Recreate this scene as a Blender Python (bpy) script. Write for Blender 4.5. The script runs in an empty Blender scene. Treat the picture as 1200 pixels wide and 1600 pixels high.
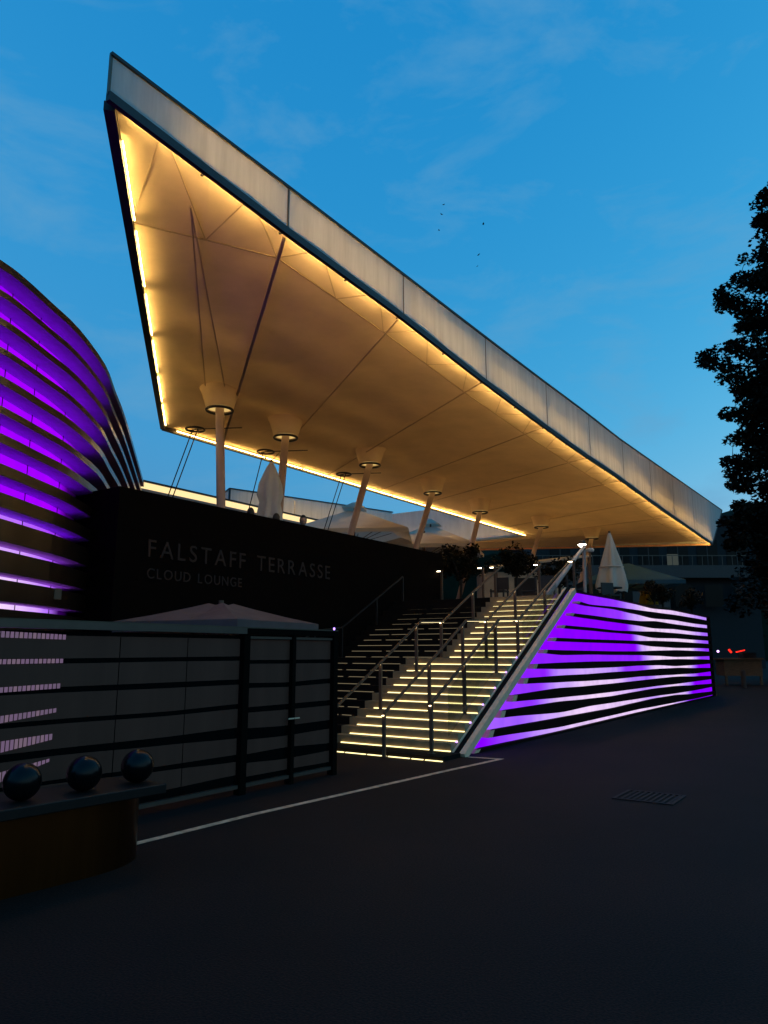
import bpy, bmesh, math, random
from mathutils import Vector, Matrix
random.seed(7)
sc = bpy.context.scene
R = math.radians

# ------------------------------------------------------------------ camera, sky, exposure
# World frame: +Y runs up the staircase along the lit slat wall, +X to the right along the steps, Z up.
cam = bpy.data.cameras.new('camera')
cam_o = bpy.data.objects.new('camera', cam)
sc.collection.objects.link(cam_o)
cam_o.location = (5.9353, -10.8221, 1.65)
cam_o.rotation_euler = (R(90 + 10.68), 0, R(34.42))
cam.sensor_width = 36
cam.lens = 26.01
cam.clip_start = 0.05
cam.clip_end = 3000
sc.camera = cam_o

world = bpy.data.worlds.new('World')
sc.world = world
world.use_nodes = True
wn = world.node_tree
bg = wn.nodes['Background']
sky = wn.nodes.new('ShaderNodeTexSky')
sky.sky_type = 'NISHITA'
sky.sun_disc = False
sky.sun_elevation = R(-3)          # just after sunset, afterglow low on the right
sky.sun_rotation = R(60)
sky.ozone_density = 3.0
# camera response to the blue hour: per-channel contrast of the twilight sky
sep = wn.nodes.new('ShaderNodeSeparateColor'); wn.links.new(sky.outputs[0], sep.inputs[0])
com = wn.nodes.new('ShaderNodeCombineColor')
for ch, (gain, gam, top) in enumerate(((5260, 2.2, 3.0), (42.8, .65, 6.0), (17.9, .35, 8.2))):
    pw = wn.nodes.new('ShaderNodeMath'); pw.operation = 'POWER'; pw.inputs[1].default_value = gam
    ml = wn.nodes.new('ShaderNodeMath'); ml.operation = 'MULTIPLY'; ml.inputs[1].default_value = gain
    mn = wn.nodes.new('ShaderNodeMath'); mn.operation = 'MINIMUM'; mn.inputs[1].default_value = top
    wn.links.new(sep.outputs[ch], pw.inputs[0]); wn.links.new(pw.outputs[0], ml.inputs[0])
    wn.links.new(ml.outputs[0], mn.inputs[0]); wn.links.new(mn.outputs[0], com.inputs[ch])
tc = wn.nodes.new('ShaderNodeTexCoord')
mp = wn.nodes.new('ShaderNodeMapping'); mp.inputs['Location'].default_value = (-4.2, 5.1, 2.3); mp.inputs['Scale'].default_value = (2.6, 2.6, 6.5)
mp.inputs['Rotation'].default_value = (0.25, 0.35, 0.4)
wn.links.new(tc.outputs['Generated'], mp.inputs[0])
nz = wn.nodes.new('ShaderNodeTexNoise'); nz.inputs['Scale'].default_value = 2.1
nz.inputs['Detail'].default_value = 7; nz.inputs['Roughness'].default_value = 0.58
nz.inputs['Distortion'].default_value = 0.35
wn.links.new(mp.outputs[0], nz.inputs['Vector'])
cr = wn.nodes.new('ShaderNodeMapRange')
cr.inputs[1].default_value = 0.50; cr.inputs[2].default_value = 0.74
cr.inputs[3].default_value = 0.0; cr.inputs[4].default_value = 0.55
wn.links.new(nz.outputs[0], cr.inputs[0])
cl = wn.nodes.new('ShaderNodeMix'); cl.data_type = 'RGBA'
cl.inputs[7].default_value = (1.35, 3.6, 5.9, 1)            # thin grey-mauve evening cloud
wn.links.new(cr.outputs[0], cl.inputs[0])
wn.links.new(com.outputs[0], cl.inputs[6])
wn.links.new(cl.outputs[2], bg.inputs[0])
bg.inputs[1].default_value = 0.1

sc.view_settings.view_transform = 'Standard'
sc.view_settings.look = 'None'
sc.view_settings.exposure = 0
sc.view_settings.gamma = 1
sc.cycles.use_denoising = True
sc.cycles.max_bounces = 8
sc.cycles.diffuse_bounces = 5
sc.cycles.sample_clamp_indirect = 4

# ------------------------------------------------------------------ materials
def newmat(name):
    m = bpy.data.materials.new(name); m.use_nodes = True
    nt = m.node_tree; nt.nodes.clear()
    out = nt.nodes.new('ShaderNodeOutputMaterial')
    return m, nt, out

def pbr(name, col, rough=0.7, metal=0.0, var=0.25, scale=6.0, bump=0.0, bscale=60.0, spec=0.4, stretch=None):
    m, nt, out = newmat(name)
    b = nt.nodes.new('ShaderNodeBsdfPrincipled')
    b.inputs['Roughness'].default_value = rough
    b.inputs['Metallic'].default_value = metal
    b.inputs['Specular IOR Level'].default_value = spec
    tcn = nt.nodes.new('ShaderNodeTexCoord')
    src = tcn.outputs['Object']
    if stretch:
        mpn = nt.nodes.new('ShaderNodeMapping'); mpn.inputs['Scale'].default_value = stretch
        nt.links.new(src, mpn.inputs[0]); src = mpn.outputs[0]
    n = nt.nodes.new('ShaderNodeTexNoise'); n.inputs['Scale'].default_value = scale
    n.inputs['Detail'].default_value = 6; n.inputs['Roughness'].default_value = 0.6
    nt.links.new(src, n.inputs['Vector'])
    r = nt.nodes.new('ShaderNodeMapRange')
    r.inputs[1].default_value = 0.3; r.inputs[2].default_value = 0.7
    r.inputs[3].default_value = 1 - var; r.inputs[4].default_value = 1 + var
    nt.links.new(n.outputs[0], r.inputs[0])
    mx = nt.nodes.new('ShaderNodeVectorMath'); mx.operation = 'SCALE'
    mx.inputs[0].default_value = col
    nt.links.new(r.outputs[0], mx.inputs['Scale'])
    nt.links.new(mx.outputs[0], b.inputs['Base Color'])
    if bump:
        n2 = nt.nodes.new('ShaderNodeTexNoise'); n2.inputs['Scale'].default_value = bscale
        n2.inputs['Detail'].default_value = 4
        nt.links.new(src, n2.inputs['Vector'])
        bp = nt.nodes.new('ShaderNodeBump'); bp.inputs['Strength'].default_value = bump
        bp.inputs['Distance'].default_value = 0.02
        nt.links.new(n2.outputs[0], bp.inputs['Height'])
        nt.links.new(bp.outputs[0], b.inputs['Normal'])
    nt.links.new(b.outputs[0], out.inputs[0])
    return m

def glow(name, col, strength):
    m, nt, out = newmat(name)
    e = nt.nodes.new('ShaderNodeEmission')
    e.inputs[0].default_value = (*col, 1); e.inputs[1].default_value = strength
    nt.links.new(e.outputs[0], out.inputs[0])
    return m

def led_attr(name, strength):
    """backlit panel: LED colour per vertex from the attribute 'led', fine variation from panel to panel"""
    m, nt, out = newmat(name)
    e = nt.nodes.new('ShaderNodeEmission')
    a = nt.nodes.new('ShaderNodeAttribute'); a.attribute_name = 'led'
    tcn = nt.nodes.new('ShaderNodeTexCoord')
    n = nt.nodes.new('ShaderNodeTexNoise'); n.inputs['Scale'].default_value = 3.0; n.inputs['Detail'].default_value = 5
    nt.links.new(tcn.outputs['Object'], n.inputs['Vector'])
    r = nt.nodes.new('ShaderNodeMapRange')
    r.inputs[1].default_value = 0.3; r.inputs[2].default_value = 0.7
    r.inputs[3].default_value = strength * 0.88; r.inputs[4].default_value = strength * 1.1
    nt.links.new(n.outputs[0], r.inputs[0])
    nt.links.new(a.outputs['Color'], e.inputs[0])
    nt.links.new(r.outputs[0], e.inputs[1])
    nt.links.new(e.outputs[0], out.inputs[0])
    return m

def membrane(name, col, trans, rough_var=0.12, stretch=(1, 1, 1), scale=1.2, streak=0.0):
    """coated textile: diffuse on the lit side, lets light through from behind"""
    m, nt, out = newmat(name)
    d = nt.nodes.new('ShaderNodeBsdfDiffuse'); t = nt.nodes.new('ShaderNodeBsdfTranslucent')
    mix = nt.nodes.new('ShaderNodeMixShader'); mix.inputs[0].default_value = trans
    tcn = nt.nodes.new('ShaderNodeTexCoord')
    mpn = nt.nodes.new('ShaderNodeMapping'); mpn.inputs['Scale'].default_value = stretch
    nt.links.new(tcn.outputs['Object'], mpn.inputs[0])
    n = nt.nodes.new('ShaderNodeTexNoise'); n.inputs['Scale'].default_value = scale
    n.inputs['Detail'].default_value = 8; n.inputs['Roughness'].default_value = 0.65
    nt.links.new(mpn.outputs[0], n.inputs['Vector'])
    r = nt.nodes.new('ShaderNodeMapRange')
    r.inputs[1].default_value = 0.3; r.inputs[2].default_value = 0.72
    r.inputs[3].default_value = 1 + rough_var * 0.4; r.inputs[4].default_value = 1 - rough_var
    nt.links.new(n.outputs[0], r.inputs[0])
    mx = nt.nodes.new('ShaderNodeVectorMath'); mx.operation = 'SCALE'; mx.inputs[0].default_value = col
    nt.links.new(r.outputs[0], mx.inputs['Scale'])
    nt.links.new(mx.outputs[0], d.inputs[0]); nt.links.new(mx.outputs[0], t.inputs[0])
    n2 = nt.nodes.new('ShaderNodeTexNoise'); n2.inputs['Scale'].default_value = 2.4
    n2.inputs['Detail'].default_value = 7; n2.inputs['Distortion'].default_value = 0.8
    nt.links.new(mpn.outputs[0], n2.inputs['Vector'])
    bp = nt.nodes.new('ShaderNodeBump'); bp.inputs['Strength'].default_value = 0.10; bp.inputs['Distance'].default_value = 0.04
    nt.links.new(n2.outputs[0], bp.inputs['Height']); nt.links.new(bp.outputs[0], d.inputs['Normal'])
    nt.links.new(d.outputs[0], mix.inputs[1]); nt.links.new(t.outputs[0], mix.inputs[2])
    nt.links.new(mix.outputs[0], out.inputs[0])
    return m

def glassmat(name, col, alpha=0.5, rough=0.05):
    m, nt, out = newmat(name)
    g = nt.nodes.new('ShaderNodeBsdfGlossy'); g.inputs['Roughness'].default_value = rough
    g.inputs[0].default_value = (0.9, 0.95, 1, 1)
    tr = nt.nodes.new('ShaderNodeBsdfTransparent'); tr.inputs[0].default_value = (*col, 1)
    mix = nt.nodes.new('ShaderNodeMixShader'); mix.inputs[0].default_value = 0.05
    nt.links.new(tr.outputs[0], mix.inputs[1]); nt.links.new(g.outputs[0], mix.inputs[2])
    nt.links.new(mix.outputs[0], out.inputs[0])
    return m

def asphalt():
    m, nt, out = newmat('asphalt')
    b = nt.nodes.new('ShaderNodeBsdfPrincipled')
    b.inputs['Roughness'].default_value = 0.85; b.inputs['Specular IOR Level'].default_value = 0.18
    tcn = nt.nodes.new('ShaderNodeTexCoord')
    def noise(s, d, lo, hi, a, bb):
        n = nt.nodes.new('ShaderNodeTexNoise'); n.inputs['Scale'].default_value = s; n.inputs['Detail'].default_value = d
        nt.links.new(tcn.outputs['Object'], n.inputs['Vector'])
        r = nt.nodes.new('ShaderNodeMapRange'); r.inputs[1].default_value = lo; r.inputs[2].default_value = hi
        r.inputs[3].default_value = a; r.inputs[4].default_value = bb
        nt.links.new(n.outputs[0], r.inputs[0]); return n, r
    n1, r1 = noise(0.5, 6, 0.3, 0.7, 0.55, 1.35)
    n2, r2 = noise(70, 3, 0.35, 0.7, 0.35, 2.2)
    # a newer, slightly paler strip of surfacing with a ragged edge towards the right of the forecourt
    sx = nt.nodes.new('ShaderNodeSeparateXYZ'); nt.links.new(tcn.outputs['Object'], sx.inputs[0])
    n3, r3 = noise(1.3, 5, 0.3, 0.7, -0.25, 0.25)
    ad = nt.nodes.new('ShaderNodeMath'); ad.operation = 'ADD'
    nt.links.new(sx.outputs[0], ad.inputs[0]); nt.links.new(r3.outputs[0], ad.inputs[1])
    r4 = nt.nodes.new('ShaderNodeMapRange'); r4.inputs[1].default_value = 4.9; r4.inputs[2].default_value = 5.1
    r4.inputs[3].default_value = 1.0; r4.inputs[4].default_value = 1.35
    nt.links.new(ad.outputs[0], r4.inputs[0])
    p = nt.nodes.new('ShaderNodeMath'); p.operation = 'MULTIPLY'
    nt.links.new(r1.outputs[0], p.inputs[0]); nt.links.new(r2.outputs[0], p.inputs[1])
    p2 = nt.nodes.new('ShaderNodeMath'); p2.operation = 'MULTIPLY'
    nt.links.new(p.outputs[0], p2.inputs[0]); nt.links.new(r4.outputs[0], p2.inputs[1])
    mx = nt.nodes.new('ShaderNodeVectorMath'); mx.operation = 'SCALE'; mx.inputs[0].default_value = (0.015, 0.0044, 0.0028)
    nt.links.new(p2.outputs[0], mx.inputs['Scale'])
    nt.links.new(mx.outputs[0], b.inputs['Base Color'])
    bp = nt.nodes.new('ShaderNodeBump'); bp.inputs['Strength'].default_value = 0.5; bp.inputs['Distance'].default_value = 0.01
    nt.links.new(n2.outputs[0], bp.inputs['Height']); nt.links.new(bp.outputs[0], b.inputs['Normal'])
    nt.links.new(b.outputs[0], out.inputs[0])
    return m

WARM = (1.0, 0.60, 0.17)
M = dict(
    asphalt=asphalt(),
    paint=pbr('road_paint', (0.72, 0.38, 0.22), 0.8, var=0.45, scale=9, bump=0.2),
    black=pbr('black_render', (0.0030, 0.0016, 0.0012), 0.9, var=0.2, spec=0.04),
    letter=pbr('grey_lettering', (0.016, 0.0052, 0.0034), 0.8, var=0.15),
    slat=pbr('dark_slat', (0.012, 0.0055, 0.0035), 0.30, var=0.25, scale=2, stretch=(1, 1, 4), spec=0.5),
    slat_under=pbr('slat_glow_tint', (0.50, 0.26, 0.62), 0.8, var=0.1),  # pale violet colour puts the LED glow into the slat undersides
    slat_wall=pbr('brown_slat', (0.020, 0.006, 0.004), 0.8, var=0.3, scale=3, spec=0.05),
    cap=pbr('warm_beige', (0.90, 0.47, 0.27), 0.8, var=0.15, scale=12),  # beige carries the warm light on slat ends and far beam
    stringer=pbr('white_stringer', (0.92, 0.50, 0.30), 0.6, var=0.12, scale=8),
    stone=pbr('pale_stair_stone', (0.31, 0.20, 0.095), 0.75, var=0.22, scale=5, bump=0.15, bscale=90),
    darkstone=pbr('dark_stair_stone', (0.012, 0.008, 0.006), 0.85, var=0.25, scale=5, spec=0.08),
    terrace=pbr('terrace_paving', (0.07, 0.04, 0.028), 0.8, var=0.2, scale=2),
    steel=pbr('dull_steel', (0.10, 0.052, 0.027), 0.6, 0.0, var=0.12),
    darksteel=pbr('dark_steel', (0.010, 0.006, 0.005), 0.5, 0.2, var=0.2),
    frame=pbr('canopy_frame', (0.035, 0.030, 0.030), 0.5, 0.3, var=0.25, scale=4),
    column=pbr('painted_column', (0.40, 0.27, 0.22), 0.55, var=0.08, scale=4),
    soffit=membrane('canopy_membrane', (0.84, 0.67, 0.48), 0.31, 0.14, scale=0.9),
    fascia=membrane('fascia_membrane', (0.70, 0.68, 0.66), 0.29, 0.22, stretch=(1, 2.6, 0.3), scale=1.6),
    roof=pbr('roof_sheet', (0.6, 0.57, 0.52), 0.8, var=0.1),
    weld=membrane('membrane_weld', (0.62, 0.47, 0.32), 0.15, 0.1),
    seam=pbr('membrane_seam', (0.24, 0.16, 0.10), 0.7, var=0.2),
    tube=glow('warm_tube', WARM, 30.0),
    tube_in=glow('warm_tube_inside', (1.0, 0.63, 0.20), 24.0),
    ringlight=glow('column_head_light', (1.0, 0.66, 0.22), 0.75),
    cove=glow('cove_light', (1.0, 0.72, 0.34), 1.25),
    step_led=glow('stair_led', (1.0, 0.84, 0.38), 2.4),
    step_led_dim=glow('stair_led_dim', (1.0, 0.80, 0.48), 0.20),
    lamp_white=glow('lamp_white', (1.0, 0.84, 0.52), 14.0),
    flood=glow('flood_glow', (1.0, 0.95, 0.75), 30.0),
    dot_violet=glow('violet_dot', (0.45, 0.25, 1.0), 3.0),
    fill_violet=glow('violet_fill_strip', (0.20, 0.0, 1.0), 7.0),
    fill_pink=glow('pink_fill_strip', (0.5, 0.15, 1.0), 3.5),
    rail_led=glow('rail_spot', (1.0, 0.80, 0.45), 9.0),
    rail_strip=glow('rail_strip', (1.0, 0.78, 0.40), 2.2),
    tube_mid=glow('warm_tube_mid', WARM, 12.5),
    tube_low=glow('warm_tube_low', WARM, 5.5),
    tube_front=glow('warm_tube_front', (1.0, 0.64, 0.19), 75.0),
    tube_bright=glow('warm_tube_bright', WARM, 27.0),
    tube_far=glow('warm_tube_far', WARM, 60.0),
    red=glow('red_lamp', (1.0, 0.02, 0.01), 2.2),
    mauve=glow('mauve_lamp', (0.8, 0.45, 1.0), 3.0),
    led=led_attr('led_panel', 1.12),
    canvas=membrane('parasol_canvas', (0.62, 0.54, 0.44), 0.3, 0.1),
    canvas_white=membrane('white_canvas', (0.70, 0.68, 0.66), 0.3, 0.12, scale=3),
    canvas_teal=membrane('teal_canvas', (0.05, 0.10, 0.12), 0.25, 0.1),
    canvas_yellow=membrane('yellow_canvas', (0.50, 0.30, 0.03), 0.25, 0.1),
    canvas_grey=membrane('grey_canvas', (0.16, 0.11, 0.10), 0.2, 0.15, scale=3),
    frosted=pbr('frosted_glass', (0.115, 0.042, 0.028), 0.35, var=0.12, scale=1.5, stretch=(1, 3, 0.3), spec=0.15),
    clearglass=pbr('dark_clear_glass', (0.003, 0.003, 0.003), 0.12, var=0.1, spec=0.1),
    blackframe=pbr('black_frame', (0.006, 0.003, 0.002), 0.8, var=0.2, spec=0.03),
    glass=glassmat('balustrade_glass', (0.80, 0.84, 0.80)),
    alu=pbr('aluminium_rail', (0.12, 0.075, 0.055), 0.35, 0.4, var=0.1),
    sphere=pbr('polished_black_stone', (0.004, 0.003, 0.003), 0.24, var=0.4, scale=7, spec=0.18),
    slab=pbr('black_slab', (0.012, 0.005, 0.0035), 0.5, var=0.3, scale=9, spec=0.25),
    brass=pbr('brushed_bronze', (0.15, 0.048, 0.013), 0.30, 1.0, var=0.10, scale=2, stretch=(6, 6, 0.3)),
    bark=pbr('bark', (0.03, 0.022, 0.016), 0.95, var=0.4, scale=8, bump=0.6, bscale=14),
    leaf=pbr('maple_leaf', (0.014, 0.008, 0.003), 0.75, var=0.5, scale=1.5, spec=0.15),
    leaf2=pbr('clipped_tree_leaf', (0.018, 0.012, 0.004), 0.75, var=0.5, scale=4, spec=0.15),
    hill=pbr('wooded_hill', (0.014, 0.014, 0.007), 0.95, var=0.5, scale=0.08, spec=0.05),
    bwhite=pbr('far_render', (0.12, 0.062, 0.048), 0.85, var=0.1),
    bdark=pbr('far_cladding', (0.022, 0.013, 0.012), 0.8, var=0.2),
    bglass=pbr('far_window', (0.004, 0.003, 0.003), 0.2, var=0.1, spec=0.1),
    lit_window=glow('lit_window', (0.75, 0.9, 0.8), 0.06),
    wood=pbr('kiosk_wood', (0.22, 0.10, 0.045), 0.7, var=0.3, scale=5, stretch=(1, 1, 6)),
    terracotta=pbr('pot', (0.05, 0.03, 0.02), 0.8),
    chairs=pbr('dark_chair', (0.020, 0.016, 0.014), 0.6),
    skin=pbr('skin', (0.42, 0.25, 0.17), 0.6, var=0.05),
    hair=pbr('dark_hair', (0.008, 0.006, 0.005), 0.6),
    cloth=pbr('dark_jacket', (0.015, 0.014, 0.018), 0.9),
    iron=pbr('cast_iron', (0.016, 0.003, 0.002), 0.8, 0.0, var=0.3, scale=20),
    hut=pbr('beige_hut', (0.42, 0.33, 0.24), 0.85, var=0.15, scale=2),
)

# ------------------------------------------------------------------ builders
COL = sc.collection
def link(o):
    COL.objects.link(o); return o

class G:
    """geometry collector"""
    def __init__(s): s.v = []; s.f = []; s.mi = []
    def add(s, vs, fs, mi=0):
        n = len(s.v); s.v += [tuple(v) for v in vs]
        s.f += [tuple(i + n for i in f) for f in fs]; s.mi += [mi] * len(fs)
        return s
    def box(s, x0, x1, y0, y1, z0, z1, mi=0):
        return s.add([(x0,y0,z0),(x1,y0,z0),(x1,y1,z0),(x0,y1,z0),(x0,y0,z1),(x1,y0,z1),(x1,y1,z1),(x0,y1,z1)],
                     [(3,2,1,0),(4,5,6,7),(0,1,5,4),(1,2,6,5),(2,3,7,6),(3,0,4,7)], mi)
    def tube(s, pts, rad, n=8, mi=0, cap=True):
        pts = [Vector(p) for p in pts]
        rads = rad if isinstance(rad, (list, tuple)) else [rad] * len(pts)
        vs = []; fs = []
        for i, p in enumerate(pts):
            d = (pts[min(i+1, len(pts)-1)] - pts[max(i-1, 0)]).normalized()
            a = d.cross(Vector((0, 0, 1)))
            if a.length < 1e-3: a = d.cross(Vector((0, 1, 0)))
            a.normalize(); b = d.cross(a)
            for k in range(n):
                t = 2 * math.pi * k / n
                vs.append(p + (a * math.cos(t) + b * math.sin(t)) * rads[i])
        for i in range(len(pts) - 1):
            for k in range(n):
                fs.append((i*n+k, i*n+(k+1) % n, (i+1)*n+(k+1) % n, (i+1)*n+k))
        if cap:
            fs.append(tuple(range(n-1, -1, -1))); fs.append(tuple((len(pts)-1)*n + k for k in range(n)))
        return s.add(vs, fs, mi)
    def bar(s, p, q, w, h, mi=0):
        """rectangular bar from p to q; w sideways, h upwards"""
        p = Vector(p); q = Vector(q); d = (q - p).normalized()
        a = d.cross(Vector((0, 0, 1)))
        if a.length < 1e-3: a = Vector((1, 0, 0))
        a.normalize(); b = a.cross(d)
        vs = []
        for e in (p, q):
            for sx, sy in ((-1,-1),(1,-1),(1,1),(-1,1)):
                vs.append(e + a*sx*w/2 + b*sy*h/2)
        return s.add(vs, [(3,2,1,0),(4,5,6,7),(0,1,5,4),(1,2,6,5),(2,3,7,6),(3,0,4,7)], mi)
    def lathe(s, prof, n=24, c=(0,0), mi=0):
        vs = []; fs = []
        for r, z in prof:
            for k in range(n):
                t = 2*math.pi*k/n
                vs.append((c[0]+r*math.cos(t), c[1]+r*math.sin(t), z))
        for i in range(len(prof)-1):
            for k in range(n):
                fs.append((i*n+k, i*n+(k+1) % n, (i+1)*n+(k+1) % n, (i+1)*n+k))
        return s.add(vs, fs, mi)
    def prism(s, poly, z0, z1, mi=0):
        n = len(poly)
        vs = [(x, y, z0) for x, y in poly] + [(x, y, z1) for x, y in poly]
        fs = [tuple(range(n-1, -1, -1)), tuple(range(n, 2*n))] + [(i, (i+1) % n, n+(i+1) % n, n+i) for i in range(n)]
        return s.add(vs, fs, mi)

def build(name, g, mats, parent=None, smooth=False, fix=True):
    me = bpy.data.meshes.new(name)
    off = Vector((0, 0, 0))
    p = parent
    while p is not None:
        off += p.location; p = p.parent
    me.from_pydata([Vector(v) - off for v in g.v], [], g.f)
    if not isinstance(mats, (list, tuple)): mats = [mats]
    for m in mats: me.materials.append(M[m])
    if len(mats) > 1: me.polygons.foreach_set('material_index', g.mi)
    if fix:
        bm = bmesh.new(); bm.from_mesh(me); bmesh.ops.recalc_face_normals(bm, faces=bm.faces); bm.to_mesh(me); bm.free()
    if smooth: me.polygons.foreach_set('use_smooth', [True]*len(me.polygons))
    me.update()
    o = link(bpy.data.objects.new(name, me))
    if parent is not None: o.parent = parent
    return o

def thing(name, label, cat, loc=(0,0,0), group=None):
    o = link(bpy.data.objects.new(name, None)); o.location = loc
    o.empty_display_size = 0.3
    o['label'] = label; o['category'] = cat
    if group: o['group'] = group
    return o

def tag(o, label, cat, group=None):
    o['label'] = label; o['category'] = cat
    if group: o['group'] = group
    return o

def struct(o):
    o['kind'] = 'structure'; return o

def share(src, name, loc, parent=None, rot=None):
    o = link(bpy.data.objects.new(name, src.data)); o.location = loc
    if rot is not None: o.rotation_euler = rot
    if parent is not None: o.parent = parent
    return o

def lerp(a, b, t): return a + (b - a) * t
def lv(a, b, t): return tuple(lerp(x, y, t) for x, y in zip(a, b))
def interp(tab, x, k=1):
    if x <= tab[0][0]: return tab[0][k]
    for a, b in zip(tab[:-1], tab[1:]):
        if x <= b[0]:
            t = (x - a[0]) / max(1e-6, b[0] - a[0]); t = t*t*(3-2*t)*0.6 + t*0.4
            return lerp(a[k], b[k], t)
    return tab[-1][k]

# ------------------------------------------------------------------ setting: ground, road marking, terrace, hill
g = G(); g.add([(-600,-200,0),(600,-200,0),(600,900,0),(-600,900,0)], [(0,1,2,3)])
ground = struct(build('ground', g, 'asphalt'))

# painted line round the forecourt: long leg, then the short return towards the slat wall
g = G()
pts = [(0.22,-9.5),(0.24,-7.5),(0.26,-6.16),(0.27,-4.9),(0.38,-3.27),(0.50,-1.39),(0.62,0.10)]
for a, b in zip(pts[:-1], pts[1:]):
    g.add([(a[0]-.045,a[1],.004),(a[0]+.045,a[1],.004),(b[0]+.045,b[1],.004),(b[0]-.045,b[1],.004)], [(0,1,2,3)])
g.add([(0.10,.02,.004),(0.10,.10,.004),(0.665,.20,.004),(0.665,.10,.004)], [(3,2,1,0)])
struct(build('painted_line', g, 'paint'))

# staircase: eleven risers, a landing, eleven more
S_ = [-.04 + .24*i for i in range(11)] + [3.2 + .24*i for i in range(11)]
ZS = [.07 + .132*i for i in range(12)]; ZS += [lerp_ for lerp_ in [ZS[11] + (2.95-ZS[11])*(k+1)/11 for k in range(11)]]
g = G()
g.prism([(-40,5.61),(-.24,5.61),(-.24,20.15),(-1.5,20.15),(-2.6,30),(-9,34),(-9,60),(-40,60)], 0.0, 2.95)
g.box(-7.0, -5.34, -1.2, 8.0, 2.951, 3.10)
g.box(-40, -5.34, -1.2, 5.6, 0.0, 2.945)
struct(build('terrace', g, 'terrace'))

g = G(); N = 60
rnd = random.Random(3)
base = [(-150 + i*8.0, 150 + 30*math.sin(i*.21)) for i in range(N)]
hs = [38 + 5*math.sin(i*.35) + 3*math.sin(i*.9+1) + rnd.uniform(-1.2,1.2) for i in range(N)]
vs = []
for i,(x,y) in enumerate(base):
    vs += [(x,y,-.5),(x,y+14,hs[i]*.7),(x,y+40,hs[i]),(x,y+140,hs[i]+6)]
fs = []
for i in range(N-1):
    for k in range(3): fs.append((i*4+k,(i+1)*4+k,(i+1)*4+k+1,i*4+k+1))
g.add(vs, fs); struct(build('hill', g, 'hill'))

# ------------------------------------------------------------------ staircase
stair = thing('staircase', 'wide stone staircase with light strips under every step up to the terrace', 'staircase', (-2.4, 0, 0))
for i in range(22):
    z0 = ZS[i]; z1 = ZS[i+1]
    s0 = S_[i]; s1 = (S_[i+1] + .02) if i < 21 else 5.605
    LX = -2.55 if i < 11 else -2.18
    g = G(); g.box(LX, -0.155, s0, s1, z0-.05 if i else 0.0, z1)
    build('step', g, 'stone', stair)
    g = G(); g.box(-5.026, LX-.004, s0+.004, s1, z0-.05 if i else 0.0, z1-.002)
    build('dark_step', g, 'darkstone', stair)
    # light strip at the foot of the riser
    rr = random.Random(100+i)
    g = G(); g.box(LX+.20+rr.uniform(-.02,.02), -0.157, s0-.020, s0-.004, z0+.003, z0+.019)
    build('light_strip', g, 'step_led', stair)
    if i:
        left = -4.75 if i < 17 else -4.4
        x = left
        while x < LX-.3:                 # the dim half runs in short lengths
            x1 = min(LX-.08, x + rr.uniform(.5, 1.1))
            g = G(); g.box(x, x1-.05, s0-.016, s0-.004, z0+.003, z0+.013)
            build('dim_light_strip', g, 'step_led_dim', stair)
            x = x1 + rr.uniform(.02, .12)
g = G(); g.box(-3.2, 0.02, -.62, -.045, 0.0, .069); build('bottom_plinth', g, 'darkstone', stair)
rr = random.Random(5); x = -3.0
while x < -.25:
    x1 = x + rr.uniform(.2, .42)
    g = G(); g.box(x, x1, -.66, -.635, .004, .016); build('ground_light', g, 'step_led', stair); x = x1 + .04
build('stair_core', G().add([(-5.02,.1,0.001),(-.17,.1,0.001),(-.17,5.58,.001),(-5.02,5.58,.001),(-5.02,5.58,2.7),(-.17,5.58,2.7)],
     [(0,1,2,3),(2,5,4,3),(0,1,5,4)]), 'darkstone', stair)

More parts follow.
